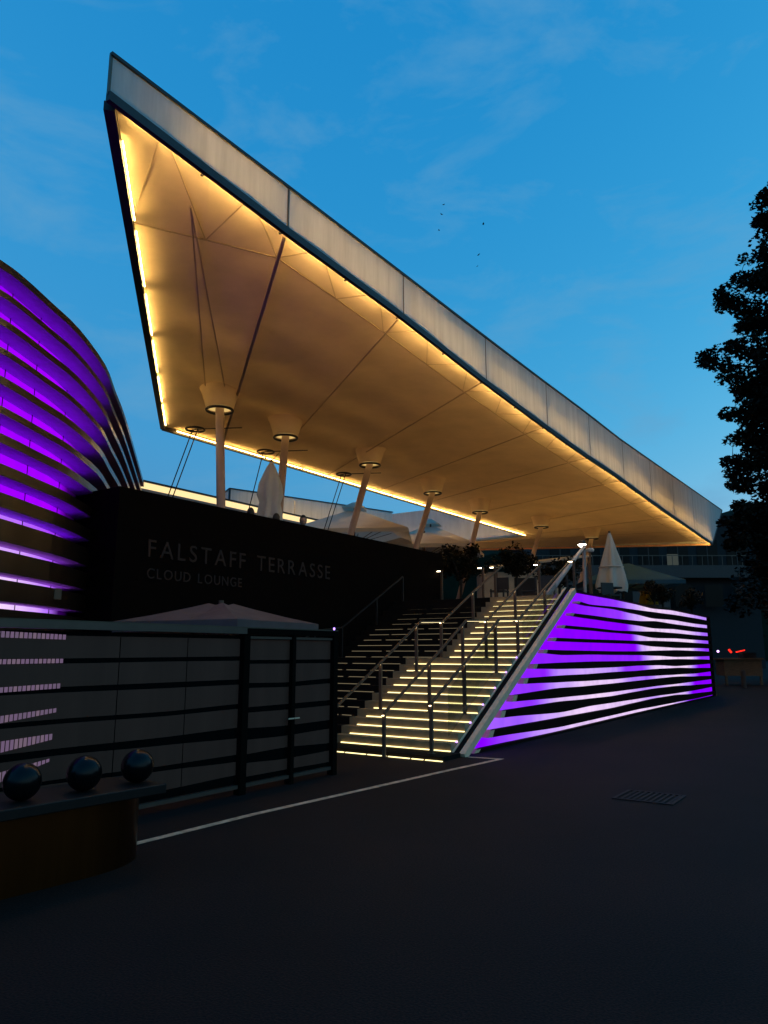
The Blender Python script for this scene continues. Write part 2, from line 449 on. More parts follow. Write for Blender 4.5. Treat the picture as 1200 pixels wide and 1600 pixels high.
# ------------------------------------------------------------------ handrails
RAIL = [(-.36,.86),(.6,1.38),(2.15,2.25),(3.05,2.28),(4.55,3.04),(6.0,3.72)]
def tread_z(s):
    z = .07 if s > -.62 else 0
    for i in range(22):
        if s >= S_[i]: z = ZS[i+1]
    return z
def railing(x, label, bright, with_glass=False, start=-.7):
    T = thing('stair_railing', label, 'railing', (x, 0, 0), 'railings on the staircase')
    pts = [(x, start, .86 + (start+.36)*.54)] + [(x, s, z) for s, z in RAIL[1:]]
    g = G()
    for a, b in zip(pts[:-1], pts[1:]): g.bar(a, b, .045, .028)
    hr = build('handrail', g, bright, T)
    g = G()
    for a, b in zip(pts[:-1], pts[1:]): g.bar((a[0],a[1]+.01,a[2]-.02),(b[0],b[1]-.01,b[2]-.02), .014, .006)
    build('rail_light', g, 'rail_strip', hr)
    for s, z in [(start, None), (.72, None), (1.98, None), (2.98, None), (4.45, None)]:
        zt = None
        for a, b in zip(pts[:-1], pts[1:]):
            if a[1] <= s <= b[1] + 1e-6: zt = lerp(a[2], b[2], (s-a[1])/(b[1]-a[1])); break
        zb = tread_z(s)
        g = G(); g.box(x-.028, x+.028, s-.02, s+.02, zb, zt-.01)
        po = build('post', g, bright, T)
        g = G(); g.box(x-.05, x+.05, s-.04, s+.04, zb+.001, zb+.012); build('foot_plate', g, bright, po)
        g = G(); g.box(x-.015, x+.015, s-.045, s-.022, zt-.04, zt-.03); build('post_light', g, 'rail_led', po)
    if with_glass:
        for a, b in ((.05, 1.9), (3.1, 5.0)):
            za = interp([(p[1], p[2]) for p in pts], a); zb = interp([(p[1], p[2]) for p in pts], b)
            g = G(); g.add([(x+.05,a,tread_z(a)+.1),(x+.05,b,tread_z(b)+.1),(x+.05,b,zb-.06),(x+.05,a,za-.06),
                            (x+.06,a,tread_z(a)+.1),(x+.06,b,tread_z(b)+.1),(x+.06,b,zb-.06),(x+.06,a,za-.06)],
                           [(0,1,2,3),(7,6,5,4),(0,4,5,1),(1,5,6,2),(2,6,7,3),(3,7,4,0)])
            build('glass_pane', g, 'glass', T)
railing(-0.30, 'railing with glass panes beside the white stair edge', 'steel', True, -.40)
railing(-1.0, 'railing down the middle of the brightly lit steps', 'steel')
railing(-2.05, 'railing between the lit steps and the dark steps', 'steel')
T = thing('wall_railing', 'dim handrail along the black wall on the far side of the dark steps', 'railing', (-4.7,0,0))
g = G(); P = [(-4.72,-.2,.95),(-4.72,2.0,2.1),(-4.72,3.0,2.2),(-4.72,5.6,3.6)]
for a,b in zip(P[:-1],P[1:]): g.bar(a,b,.04,.03)
build('handrail', g, 'darksteel', T)
for s,zt in ((-.2,.95),(2.0,2.1),(3.0,2.2),(4.4,2.95),(5.6,3.6)):
    g = G(); g.box(-4.74,-4.70,s-.02,s+.02,tread_z(s),zt); build('post', g, 'darksteel', T)

# ------------------------------------------------------------------ right-hand slat wall
TOPS = [(4.5,2.995),(6.5,2.985),(8.5,2.99),(10.46,2.97),(12.4,2.93),(14.9,2.98),(17.86,2.96),(20.2,2.94)]
SL = [
 [(5.7,2.724,2.782),(6.46,2.705,2.746),(8.5,2.723,2.782),(10.43,2.677,2.793),(12.39,2.621,2.81),(14.86,2.657,2.828),(17.81,2.633,2.826),(20.2,2.64,2.811)],
 [(5.26,2.43,2.495),(6.42,2.409,2.494),(8.44,2.386,2.482),(10.36,2.366,2.491),(12.32,2.326,2.545),(14.77,2.361,2.522),(17.71,2.342,2.513),(20.2,2.343,2.522)],
 [(4.68,2.141,2.212),(6.38,2.13,2.207),(8.39,2.114,2.182),(10.29,2.105,2.204),(12.24,2.042,2.235),(14.69,2.064,2.236),(17.6,2.053,2.223),(20.2,2.048,2.225)],
 [(4.14,1.858,1.937),(6.34,1.853,1.935),(8.34,1.852,1.939),(10.24,1.846,1.941),(12.17,1.787,1.963),(14.6,1.762,1.966),(17.51,1.768,1.95),(20.2,1.757,1.937)],
 [(3.63,1.609,1.691),(4.62,1.573,1.679),(6.29,1.578,1.669),(8.29,1.562,1.658),(10.17,1.551,1.659),(12.1,1.524,1.679),(14.52,1.475,1.694),(17.41,1.472,1.675),(20.2,1.478,1.647)],
 [(3.09,1.315,1.413),(4.59,1.284,1.422),(6.26,1.268,1.424),(8.24,1.261,1.413),(10.12,1.269,1.401),(12.03,1.252,1.412),(14.44,1.191,1.412),(17.31,1.188,1.384),(20.2,1.198,1.345)],
 [(2.61,1.045,1.154),(4.55,1.014,1.157),(6.22,.99,1.145),(8.19,.971,1.15),(10.06,.976,1.138),(11.97,.955,1.152),(14.36,.927,1.141),(17.2,.897,1.087),(20.2,.915,1.046)],
 [(2.09,.744,.863),(4.52,.704,.9),(6.17,.683,.878),(8.14,.671,.871),(10.0,.665,.871),(11.9,.662,.872),(14.28,.641,.869),(17.11,.632,.807),(20.2,.626,.751)],
 [(1.57,.495,.617),(4.49,.408,.623),(6.13,.432,.592),(8.08,.415,.568),(9.94,.399,.586),(11.83,.387,.599),(14.19,.357,.58),(17.0,.339,.516),(20.2,.349,.463)],
 [(1.09,.199,.321),(4.45,.12,.301),(6.09,.122,.292),(8.03,.124,.282),(9.87,.129,.303),(11.75,.107,.321),(14.11,.09,.305),(16.9,.06,.233),(20.2,.065,.178)],
 [(.56,.0,.06),(4.41,.0,.03),(10,.0,.04),(20.2,.0,.02)],
]
WH = [
 [(4.61,0),(8.84,.1),(10.16,.5),(11.79,1),(15.4,.9),(19.53,.5)],
 [(4.61,0),(9.18,.1),(10.42,.6),(12.08,1),(17.39,.85),(19.53,.6)],
 [(9.66,0),(10.68,.6),(11.79,1),(16.97,.9),(18.48,.6),(19.53,.3)],
 [(10.04,0),(10.95,.7),(12.08,1),(17.39,1),(18.48,.4),(19.65,.2)],
 [(10.42,0),(11.23,.7),(12.08,1),(16.97,1),(18.48,.3),(19.65,.1)],
 [(10.68,.05),(11.79,.7),(12.69,1),(16.97,1),(18.71,.1)],
 [(3.87,.05),(4.61,.45),(6.75,.7),(8.5,.5),(9.42,.1),(10.95,.1),(12.38,.9),(16.36,1),(18.25,0)],
 [(3.52,.1),(4.61,.6),(6.29,.95),(8.28,.9),(10.16,.4),(11.37,.3),(12.84,.8),(15.4,1),(17.39,.3),(18.25,0)],
 [(3.18,.1),(4.61,.85),(7.24,1),(9.42,.8),(10.95,.5),(12.08,.5),(14.5,1),(16.36,.5),(17.39,0)],
 [(2.62,.25),(3.87,.6),(5.41,.95),(10.16,.9),(11.79,.6),(13.65,.9),(15.78,.8),(16.97,0)],
 [(.99,0),(2.04,.15),(3.9,.6),(5.38,.9),(10.16,.95),(13.65,1),(15.4,.6),(16.56,0)],
]
PURPLE = (0.235, 0.0, 1.0); WHITE = (0.80, 0.60, 0.86)
def led_panel(name, rows, parent):
    """rows: list of (lower point, upper point, colour); a strip of backlit panel"""
    vs = []; cols = []
    off = Vector((0,0,0)); p = parent
    while p is not None: off += p.location; p = p.parent
    for a, b, c in rows:
        vs += [Vector(a)-off, Vector(b)-off]; cols += [c, c]
    fs = [(2*i, 2*i+2, 2*i+3, 2*i+1) for i in range(len(rows)-1)]
    me = bpy.data.meshes.new(name); me.from_pydata(vs, [], fs)
    at = me.color_attributes.new('led', 'FLOAT_COLOR', 'POINT')
    for i, c in enumerate(cols): at.data[i].color = (*c, 1)
    me.materials.append(M['led'])
    o = link(bpy.data.objects.new(name, me)); o.parent = parent
    return o

def stringer_s(z): return z*5.28/2.97 + .03
wall = thing('slat_wall', 'low slatted wall glowing violet and white beside the staircase', 'wall', (0, 0, 0))
D_ = -.13
for i in range(11):
    # backlit band i lies above slat i
    s = 0.05; rows = []
    ss = [0.02 + (20.2-.02)*k/110 for k in range(111)]
    for s in ss:
        up = (interp(TOPS, s) if i == 0 else (interp(SL[i-1], s, 1) + interp(SL[i-1], s, 2))/2)
        lo = (interp(SL[i], s, 1) + interp(SL[i], s, 2))/2
        zmax = max(0.0, (s - .03)*2.97/5.28)
        up = min(up, zmax); lo = min(lo, zmax)
        if up <= 0.002 or up - lo < 1e-4: continue
        w = interp(WH[i], s)**1.3
        rows.append(((D_, s, lo), (D_, s, up), lv(PURPLE, WHITE, w)))
    if len(rows) > 1: led_panel('light_panel', rows, wall)
    # slat i
    tab = SL[i]; s0 = tab[0][0]; n = 56
    g = G(); vs = []
    for k in range(n+1):
        s = lerp(s0, 20.2, k/n)
        lo, hi = interp(tab, s, 1), interp(tab, s, 2)
        vs += [(0,s,lo),(0,s,hi),(D_+.004,s,hi-.01),(D_+.004,s,lo+.01)]
    fs = []; mi = []
    for k in range(n):
        a = 4*k; b = a+4
        fs += [(a,b,b+1,a+1),(a+1,b+1,b+2,a+2),(a+3,b+3,b,a)]
    fs += [(4*n,4*n+3,4*n+2,4*n+1)]
    g.add(vs, fs)
    sl = build('slat', g, 'slat_wall', wall)
    lo, hi = tab[0][1], tab[0][2]; dx = .16
    g = G(); g.add([(.002,s0-.012-0.10,lo+.004),(.002,s0+dx-.10,lo+.004),(.002,s0+dx-.02,hi-.004),(.002,s0-.012-.02,hi-.004),
                    (D_+.006,s0-.112,lo+.004),(D_+.006,s0+dx-.10,lo+.004),(D_+.006,s0+dx-.02,hi-.004),(D_+.006,s0-.032,hi-.004)],
                   [(0,1,2,3),(7,6,5,4),(0,4,5,1),(1,5,6,2),(2,6,7,3),(3,7,4,0)])
    build('end_cap', g, 'cap', sl)  # lamp light on the slat end is put into the beige
# white sloping edge and the dark coping
g = G(); g.bar((.02,.02,.0),(.02,5.36,3.0),.10,.12); build('sloping_edge', g, 'stringer', wall)
g = G(); g.bar((-.085,-.02,.03),(-.085,5.30,3.04),.07,.04); build('edge_capping', g, 'darkstone', wall)
g = G(); g.bar((-.145,-.02,.05),(-.145,5.30,3.06),.04,.03); build('inner_edge', g, 'stringer', wall)
g = G()
for k in range(40):
    a = lerp(5.4,20.2,k/40); b = lerp(5.4,20.2,(k+1)/40)
    za, zb = interp(TOPS,a), interp(TOPS,b)
    g.bar((-.08,a,za+.012),(-.08,b,zb+.012),.18,.024)
build('coping', g, 'slat_wall', wall)
g = G(); g.add([(D_-.02,.0,.001),(D_-.02,5.3,2.93),(D_-.02,20.15,2.93),(D_-.02,20.15,.001)], [(0,1,2,3)])
g.box(-.3,-.02,20.16,20.24,0,2.94)
build('backing_wall', g, 'black', wall)
for i in range(0, 22, 2):            # small violet marker lights along the stair edge
    z = ZS[i+1] ; s = S_[i]+.12
    g = G(); g.lathe([(0,z+.035),(.014,z+.028),(.02,z+.012),(.014,z+.002)], 8, (-.115, s)); build('marker_light', g, 'dot_violet', wall)

# ------------------------------------------------------------------ black lettered wall
bw = thing('black_wall', 'tall black wall with grey terrace lettering left of the stairs', 'wall', (-5.03, 2.5, 0))
g = G(); g.box(-5.33, -5.03, -3.0, 8.25, 0, 4.5); build('wall_body', g, 'black', bw)
g = G(); g.box(-6.4, -5.335, -3.0, -2.7, 0, 4.5); build('return_wall', g, 'black', bw)

def letters(txt, y0, y1, z0, h, parent, x=-5.026):
    cur = bpy.data.curves.new('t', 'FONT'); cur.size = 1; cur.body = 'H'
    tmp = bpy.data.objects.new('t', cur); COL.objects.link(tmp)
    dg = bpy.context.evaluated_depsgraph_get()
    def mesh_of(ch, ext=0):
        cur.body = ch; cur.extrude = ext
        dg.update(); tmp.update_tag(); bpy.context.view_layer.update()
        e = tmp.evaluated_get(bpy.context.evaluated_depsgraph_get())
        return bpy.data.meshes.new_from_object(e)
    hm = mesh_of('H'); caph = max(v.co.y for v in hm.vertices)
    sc_ = h / caph
    glyph = {}; adv = []
    for ch in txt:
        if ch == ' ': adv.append((ch, .30)); continue
        if ch not in glyph:
            me = mesh_of(ch, .012/sc_)
            xs = [v.co.x for v in me.vertices]
            glyph[ch] = (me, min(xs), max(xs))
        adv.append((ch, glyph[ch][2]-glyph[ch][1]))
    tot = sum(a for _, a in adv); gap = ((y1-y0)/sc_ - tot)/(len(txt)-1)
    squeeze = 1.0
    if gap < .06: gap = .06; squeeze = ((y1-y0)/sc_)/(tot+gap*(len(txt)-1))
    pen = 0
    for ch, a in adv:
        if ch != ' ':
            me0, lo, hi = glyph[ch]
            key = 'done_'+ch
            o = link(bpy.data.objects.new('letter', me0))
            if not me0.get('k'):
                for v in me0.vertices: v.co = ((v.co.z)*sc_, (v.co.x-lo)*sc_*squeeze, v.co.y*sc_)
                me0.materials.clear(); me0.materials.append(M['letter']); me0['k'] = 1; me0.name = 'letter'
            o.parent = parent
            o.location = Vector((x, y0 + pen*sc_*squeeze, z0)) - parent.location
        pen += a + gap
    bpy.data.objects.remove(tmp)
letters('FALSTAFF TERRASSE', -2.33, 2.90, 3.33, .31, bw)
letters('CLOUD LOUNGE', -2.33, .02, 2.94, .18, bw)

# ------------------------------------------------------------------ curved slatted building on the left
PLAN = [(-3.05,-11.0),(-3.15,-9.0),(-3.4,-7.4),(-3.8,-6.05),(-4.02,-5.55),(-4.4,-4.91),(-4.93,-4.06),(-5.94,-2.85),(-6.99,-1.87),(-8.27,-.68),(-10.39,1.19),(-13.66,4.05)]
def catmull(P, m=5):
    out = []
    for i in range(len(P)-1):
        p0 = P[max(0,i-1)]; p1 = P[i]; p2 = P[i+1]; p3 = P[min(len(P)-1,i+2)]
        for k in range(m):
            t = k/m
            out.append(tuple(.5*((2*b)+(-a+c)*t+(2*a-5*b+4*c-d)*t*t+(-a+3*b-3*c+d)*t**3) for a,b,c,d in zip(p0,p1,p2,p3)))
    out.append(P[-1]); return out
PL = catmull(PLAN, 3)
def offset(P, d):
    out = []
    for i in range(len(P)):
        a = Vector(P[max(0,i-1)]); b = Vector(P[min(len(P)-1,i+1)]); t = (b-a).normalized()
        n = Vector((t.y, -t.x))      # towards the camera side
        out.append((P[i][0]+n.x*d, P[i][1]+n.y*d))
    return out
DEP = .34
IN = offset(PL, -DEP)
bld = thing('slatted_building', 'curved dark slatted building glowing violet at the left edge', 'building', (-5, -5, 0))
Zt = [7.0,6.583,6.191,5.782,5.384,4.97,4.593,4.182,3.791,3.435,3.012,2.617,2.223,1.82,1.42,1.02,.62,.24]
Th = [.115,.09,.10,.09,.115,.105,.13,.16,.20,.30,.30,.29,.30,.30,.30,.30,.30,.24]
n = len(PL)
for i,(zt,th) in enumerate(zip(Zt,Th)):
    g = G(); vs = []
    for (a,b) in zip(PL, IN): vs += [(a[0],a[1],zt-th),(a[0],a[1],zt),(b[0],b[1],zt),(b[0],b[1],zt-th)]
    fs = []; mi = []
    for k in range(n-1):
        a = 4*k; b = a+4
        g.add([], [])
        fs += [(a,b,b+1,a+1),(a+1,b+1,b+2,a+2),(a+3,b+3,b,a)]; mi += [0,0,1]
    fs += [(0,1,2,3),(4*n-4,4*n-1,4*n-2,4*n-3)]; mi += [0,0]
    g.add(vs, fs); g.mi = mi
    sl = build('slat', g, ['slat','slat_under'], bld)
    # lit panel behind the gap under this slat; the lit run stops short of the black wall
    if i < len(Zt)-1:
        rows = []
        lo, hi = Zt[i+1]-.02, zt-th+.02
        f = i/12.0
        end = -3.2 if i > 5 else (-2.3 if i < 4 else -2.7)
        for k in range(n):
            x,y = IN[k]
            wmix = max(0.0, min(1.0, (i-7.2)/3.2)) * max(0, min(1, (-3.25-PL[k][1])/1.6))
            c = lv((.335,0,1.0), (.85,.62,.95), wmix)
            fall = max(0.0, min(1.0, (end-PL[k][1])/(.5 if i > 5 else .9)))
            c = tuple(v*fall*(1.0 if i > 0 else .8) for v in c)
            rows.append(((x,y,lo),(x,y,hi),c))
        led_panel('light_panel', rows, bld)
        off2 = offset(PL, -DEP+.10)
        pts = [(x,y,Zt[i+1]+.012) for (x,y),q in zip(off2,PL) if q[1] < end+.15]
        g = G(); g.tube(pts, .012, 4); build('fill_strip', g, 'fill_violet' if i < 9 else 'fill_pink', bld)  # hidden strip added to brighten the slat undersides
        # joints between the panels
        for k in range(7, n-8, 3):
            x,y = IN[k]; x2,y2 = offset(PL, -DEP+.03)[k]
            g = G(); g.tube([(x2,y2,lo),(x2,y2,hi)], .008, 4); build('panel_joint', g, 'slat', bld)
g = G()
body = offset(PL, -DEP-.03)
vs = [(x,y,0) for x,y in body]+[(x,y,6.98) for x,y in body]
fs = [(k,k+1,n+k+1,n+k) for k in range(n-1)]
vs += [(-16,6,6.98),(-16,-11,6.98)]; fs += [tuple(range(n,2*n))+(2*n,2*n+1)]
g.add(vs, fs); build('core_wall', g, 'black', bld, fix=False)
g = G(); g.box(-4.95,-4.83,-4.19,-4.07,2.45,2.62); g.tube([(-4.85,-4.13,2.55),(-5.1,-4.0,2.55)],.015,6)
tag(build('wall_lamp', g, 'steel'), 'small grey lamp housing fixed to the dark slats near the black wall', 'lamp')

# ------------------------------------------------------------------ canopy
can = thing('canopy_roof', 'huge pointed canopy with warm lit soffit and translucent edge over the terrace', 'canopy', (-6, 12, 0))
F_s = [-6.4,-3.14,.34,4.15,8.27,12.3,16.5,21.0,25.7,31.0,36.67]
def fx(s): return lerp(-.99, -2.69, (s+6.4)/43.07)
ZB = [(-6.4,8.0),(-3.2,7.95),(.2,7.95),(3.7,7.84),(7.4,7.80),(11.3,7.80),(15.1,7.87),(23.6,7.87),(36.67,8.0)]
ZT = [(-6.4,8.57),(-3.15,8.71),(.38,8.85),(3.96,8.98),(7.72,9.13),(11.8,9.32),(16.07,9.46),(42.1,10.95)]
def lin(tab, x):
    for a, b in zip(tab[:-1], tab[1:]):
        if x <= b[0] or b is tab[-1]: return lerp(a[1], b[1], (x-a[0])/(b[0]-a[0]))
BK = [(-10.93,2.5),(-10.9,4.77),(-10.85,7.0),(-10.8,9.8),(-10.76,13.0),(-10.72,16.3),(-10.68,19.9),(-10.64,24.0),(-10.61,27.02),(-16.9,27.05),(-23.2,27.1)]
FR = [(fx(s), s) for s in F_s]
MZ = 8.0
def fz(s): return lin(ZB, s) + .06
# each bay: a shallow vault between two seams, and a pleated strip along the front edge
for k in range(10):
    f0, f1, b0, b1 = FR[k], FR[k+1], BK[k], BK[k+1]
    L0 = math.dist(f0, b0); L1 = math.dist(f1, b1)
    t0 = min(.9, .95/L0*1.15) if k else .22; t1 = .95/L1*1.15
    g = G(); vs = []; na, nb = 14, 8
    for a in range(na+1):
        for b in range(nb+1):
            v = b/nb
            tt = lerp(lerp(t0, t1, v), 1.0, a/na)
            p = lv(lv(f0, b0, tt), lv(f1, b1, tt), v)
            u = a/na
            z = lerp(lerp(fz(f0[1]), fz(f1[1]), v)+.12, MZ+.06, min(1, u*3)) + .13*math.sin(math.pi*v)*math.sin(math.pi*u)**.8 + .03*math.sin(math.pi*u)
            vs.append((p[0], p[1], z))
    fs = [(a*(nb+1)+b, a*(nb+1)+b+1, (a+1)*(nb+1)+b+1, (a+1)*(nb+1)+b) for a in range(na) for b in range(nb)]
    g.add(vs, fs)
    build('soffit_panel', g, 'soffit', can, smooth=True)
    # pleats: folded triangles between the light tubes and the fold line
    g = G()
    inner = [lv(lv(f0,b0,lerp(t0,t1,v)), lv(f1,b1,lerp(t0,t1,v)), v) for v in (0,.5,1)]
    outer = [lv(f0,f1,v) for v in (0,.25,.5,.75,1)]
    iz = [lerp(fz(f0[1]),fz(f1[1]),v)+.12 for v in (0,.5,1)]
    oz = [fz(lerp(f0[1],f1[1],v)) + d for v,d in ((0,.045),(.25,.075),(.5,.045),(.75,.075),(1,.045))]
    I = [(p[0],p[1],z) for p,z in zip(inner,iz)]; O = [(p[0],p[1],z) for p,z in zip(outer,oz)]
    g.add(I+O, [(3,0,4),(4,0,1),(4,1,5),(5,1,6),(6,1,2),(6,2,7)])
    build('pleated_strip', g, 'soffit', can)
    g = G()
    for a, b in zip(O[:-1], O[1:]):
        g.add([(a[0]-.012,a[1],lin(ZB,a[1])+.04),(b[0]-.012,b[1],lin(ZB,b[1])+.04),(b[0]-.012,b[1],b[2]+.01),(a[0]-.012,a[1],a[2]+.01)], [(0,1,2,3)])
    build('tube_light_shield', g, 'frame', can)  # unseen strip added to keep tube light off the edge panels
    g = G()
    for a, b in ((0,1),(1,2)): g.bar(Vector(I[a])-Vector((0,0,.012)), Vector(I[b])-Vector((0,0,.012)), .03, .014)
    for a, b in ((O[1],I[0]),(O[1],I[1]),(O[3],I[1]),(O[3],I[2])): g.bar(Vector(a)-Vector((0,0,.012)), Vector(b)-Vector((0,0,.012)), .016, .012)
    build('pleat_seam', g, 'weld', can)
    # seam between bays
    if k:
        w = .06 if k == 1 else .028
        p = Vector((f0[0],f0[1],fz(f0[1])+.03)); q = Vector((b0[0],b0[1],MZ-.03))
        m1 = p.lerp(q,.12); m1.z = lerp(p.z,q.z,.12)-.0
        g = G(); g.bar(p, q, w, .02); build('seam', g, 'weld', can)

def edge_run(A, B, n, inset, zf, name='light_tube', mat='tube', rad=.022, gap=.12, zoff=0.0):
    A = Vector((*A, 0)); B = Vector((*B, 0)); d = (B-A)
    nrm = Vector((-d.y, d.x, 0)).normalized() * inset
    for k in range(n):
        a = A + d*((k)/n) + d.normalized()*gap/2 + nrm; b = A + d*((k+1)/n) - d.normalized()*gap/2 + nrm
        g = G(); g.tube([(a.x,a.y,zf(a.y)+zoff),(b.x,b.y,zf(b.y)+zoff)], rad, 6); build(name, g, mat, can)
fl = lambda s: MZ
# light tubes tucked behind the edge beam
for k in range(10):
    for h in (0,.5):
        a = lv(FR[k],FR[k+1],h+.015 if k+h > 0 else .13); b = lv(FR[k],FR[k+1],h+.485)
        g = G(); g.tube([(a[0]-.15,a[1],fz(a[1])+.012),(b[0]-.15,b[1],fz(b[1])+.012)], .010, 6)
        build('light_tube', g, 'tube_front', can)
        c = lv(FR[k],FR[k+1],h)
        if k == 0 and h == 0: continue
        g = G(); g.box(c[0]-.17,c[0]-.05,c[1]-.015,c[1]+.015,fz(c[1])-.035,fz(c[1])-.01); build('tube_bracket', g, 'frame', can)
edge_run(BK[0], lv(BK[0],FR[0],.95), 6, .085, fl, mat='tube_front', rad=.006, gap=.30, zoff=.03)
edge_run(BK[8], lv(BK[8],BK[0],.985), 13, .12, fl, rad=.014, gap=.10, zoff=-.03)
edge_run(BK[10], BK[8], 4, .12, fl, rad=.010, gap=.10, zoff=-.02)
# tubes inside the roof, lighting the translucent edge and soffit from behind
for k in range(10):
    a = lv(FR[k],FR[k+1],.04 if k else .35); b = lv(FR[k],FR[k+1],.96)
    g = G(); g.tube([(a[0]-.36,a[1],lin(ZB,a[1])+.42),(b[0]-.36,b[1],lin(ZB,b[1])+.42)], .022, 6); build('inner_tube', g, 'tube_in' if k < 6 else 'tube_bright', can)
edge_run(BK[10], BK[8], 3, .6, fl, 'inner_tube', 'tube_in', .022, .3, .30)

for k in range(0, 9):  # more unseen tubes, added above the membrane to brighten the soffit
    for t in ((.26, .46, .66, .86) if k else (.42, .62, .82)):
        a = lv(lv(FR[k],BK[k],t), lv(FR[k+1],BK[k+1],t), .04); b = lv(lv(FR[k],BK[k],t), lv(FR[k+1],BK[k+1],t), .96)
        zt = MZ + .52 + .09*k
        g = G(); g.tube([(*a,zt),(*b,zt)], .012, 6); build('inner_tube', g, 'tube_mid' if k > 5 else 'tube_low', can)
# edge beams
def beam(name, P, w, h, mat='frame'):
    g = G()
    for a, b in zip(P[:-1], P[1:]): g.bar(a, b, w, h)
    return build(name, g, mat, can)
fr = [(fx(s), s, lin(ZB, s)+.003) for s in [lerp(-6.4,36.67,k/40) for k in range(41)]]
beam('edge_beam', fr, .07, .12)
beam('edge_beam', [(*lv(FR[0],BK[0],.012),8.0),(*BK[0],8.0)], .13, .12)
beam('edge_beam', [(*BK[0],7.975),(*BK[8],7.975)], .10, .11)
beam('edge_beam', [(*BK[8],7.97),(*BK[10],7.97)], .10, .11, 'cap')
beam('edge_beam', [(*FR[10],7.97),(*BK[10],7.97)], .10, .10, 'cap')  # pale colour stands in for light along this far edge
tp = [(fx(s), s, lin(ZT, s)) for s in [lerp(-6.4,42.1,k/30) for k in range(31)]]
beam('top_trim', tp, .05, .045)
beam('end_trim', [(fx(36.67),36.67,7.99),(fx(42.1),42.1,10.93)], .06, .07)
beam('corner_post', [(fx(-6.4)-.01,-6.39,8.03),(fx(-6.4)-.01,-6.39,8.57)], .03, .03, 'alu')
# translucent edge panels, with a narrow joint between neighbours
FS = F_s[:-1] + [36.67]
for k in range(10):
    s0, s1 = FS[k]+.02, FS[k+1]-.02
    t0, t1 = (FS[k] if k else -6.4)+.02, FS[k+1]-.02
    if k == 9: t1 = 42.0
    g = G(); vs = []; m = 8
    for j in range(m+1):
        a = lerp(s0,s1,j/m); b = lerp(t0,t1,j/m)
        vs += [(fx(a),a,lin(ZB,a)+.058),(fx(b),b,lin(ZT,b)-.03)]
    g.add(vs, [(2*j,2*j+2,2*j+3,2*j+1) for j in range(m)])
    build('edge_panel', g, 'fascia', can)
    if k:
        g = G(); g.bar((fx(s0)-.015,FS[k],lin(ZB,s0)+.02),(fx(s0)-.015,FS[k],lin(ZT,s0)),.035 if k > 1 else .06,.03)
        build('panel_joint', g, 'seam' if k > 1 else 'alu', can)
g = G()
for k in range(12):
    a = lerp(2,40,k/12); b = lerp(2,40,(k+1)/12)
    za = lerp(lin(ZB,min(a,36)),lin(ZT,a),.62); zb = lerp(lin(ZB,min(b,36)),lin(ZT,b),.62)
    g.tube([(fx(a)-.22,a,za),(fx(b)-.22,b,zb)], .05, 6, cap=False)
build('purlin', g, 'frame', can)
# roof sheet and the sides that face away
def bz(k): return [8.62,8.72,8.82,8.95,9.1,9.28,9.48,9.75,10.05,10.1,10.15][k]
g = G()
for k in range(10):
    f0,f1,b0,b1 = FR[k],FR[k+1],BK[k],BK[k+1]
    e = 42.0 if k == 9 else f1[1]
    g.add([(f0[0]-.02,f0[1],lin(ZT,f0[1])-.02),(fx(e)-.02,e,lin(ZT,e)-.02),(*b1,bz(k+1)),(*b0,bz(k))],[(0,1,2,3)])
build('roof_sheet', g, 'roof', can)
def side(P, mat, name='side_panel'):
    for (a, za0, za1), (b, zb0, zb1) in zip(P[:-1], P[1:]):
        g = G(); g.add([(*a,za0),(*b,zb0),(*b,zb1),(*a,za1)], [(0,1,2,3)]); build(name, g, mat, can)
side([(FR[0],8.03,8.55),(BK[0],8.03,8.62)], 'fascia')
side([(BK[k],8.03,bz(k)) for k in range(9)], 'roof')
mid = [lv(BK[8],BK[10],t) for t in (0,.25,.5,.75,1)]
side([(p,8.03,lerp(bz(8),bz(10),i/4)) for i,p in enumerate(mid)], 'fascia')
side([((fx(36.67),36.67),8.03,8.05),(BK[10],8.03,8.06)], 'roof')
g = G(); g.add([(fx(36.67),36.67,8.04),(fx(42),42,10.9),(*BK[10],10.1),(*BK[10],8.06)],[(0,1,2,3)]); build('end_sheet', g, 'roof', can)
# the long narrow gusset running to the first column head: two welded edges
for B_ in ((-7.42,.92),(-7.06,1.22)):
    g = G(); g.bar((-1.98,-4.3,8.075),(B_[0],B_[1],8.05),.022,.02); build('gusset_seam', g, 'weld', can)

# column heads are parts of the canopy, columns are things
COLS = [((-7.56,1.55),(-7.35,1.69)),((-7.83,4.32),(-8.06,4.16)),((-7.69,8.25),(-8.71,7.55)),((-8.24,13.17),(-9.43,12.36)),((-8.58,17.79),(-9.6,17.09)),((-7.9,22.99),(-9.17,22.12)),((-7.13,28.09),(-8.36,27.25))]
ZR = 7.62
NTH = ['first','second','third','fourth','fifth','sixth','seventh']
def torus(c, R0, r0, z, n=24, m=6):
    g = G(); vs = []; fs = []
    for i in range(n):
        t = 2*math.pi*i/n
        for j in range(m):
            q = 2*math.pi*j/m; rr = R0 + r0*math.cos(q)
            vs.append((c[0]+rr*math.cos(t), c[1]+rr*math.sin(t), z+r0*math.sin(q)))
    for i in range(n):
        for j in range(m):
            fs.append((i*m+j, ((i+1)%n)*m+j, ((i+1)%n)*m+(j+1)%m, i*m+(j+1)%m))
    return g.add(vs, fs)
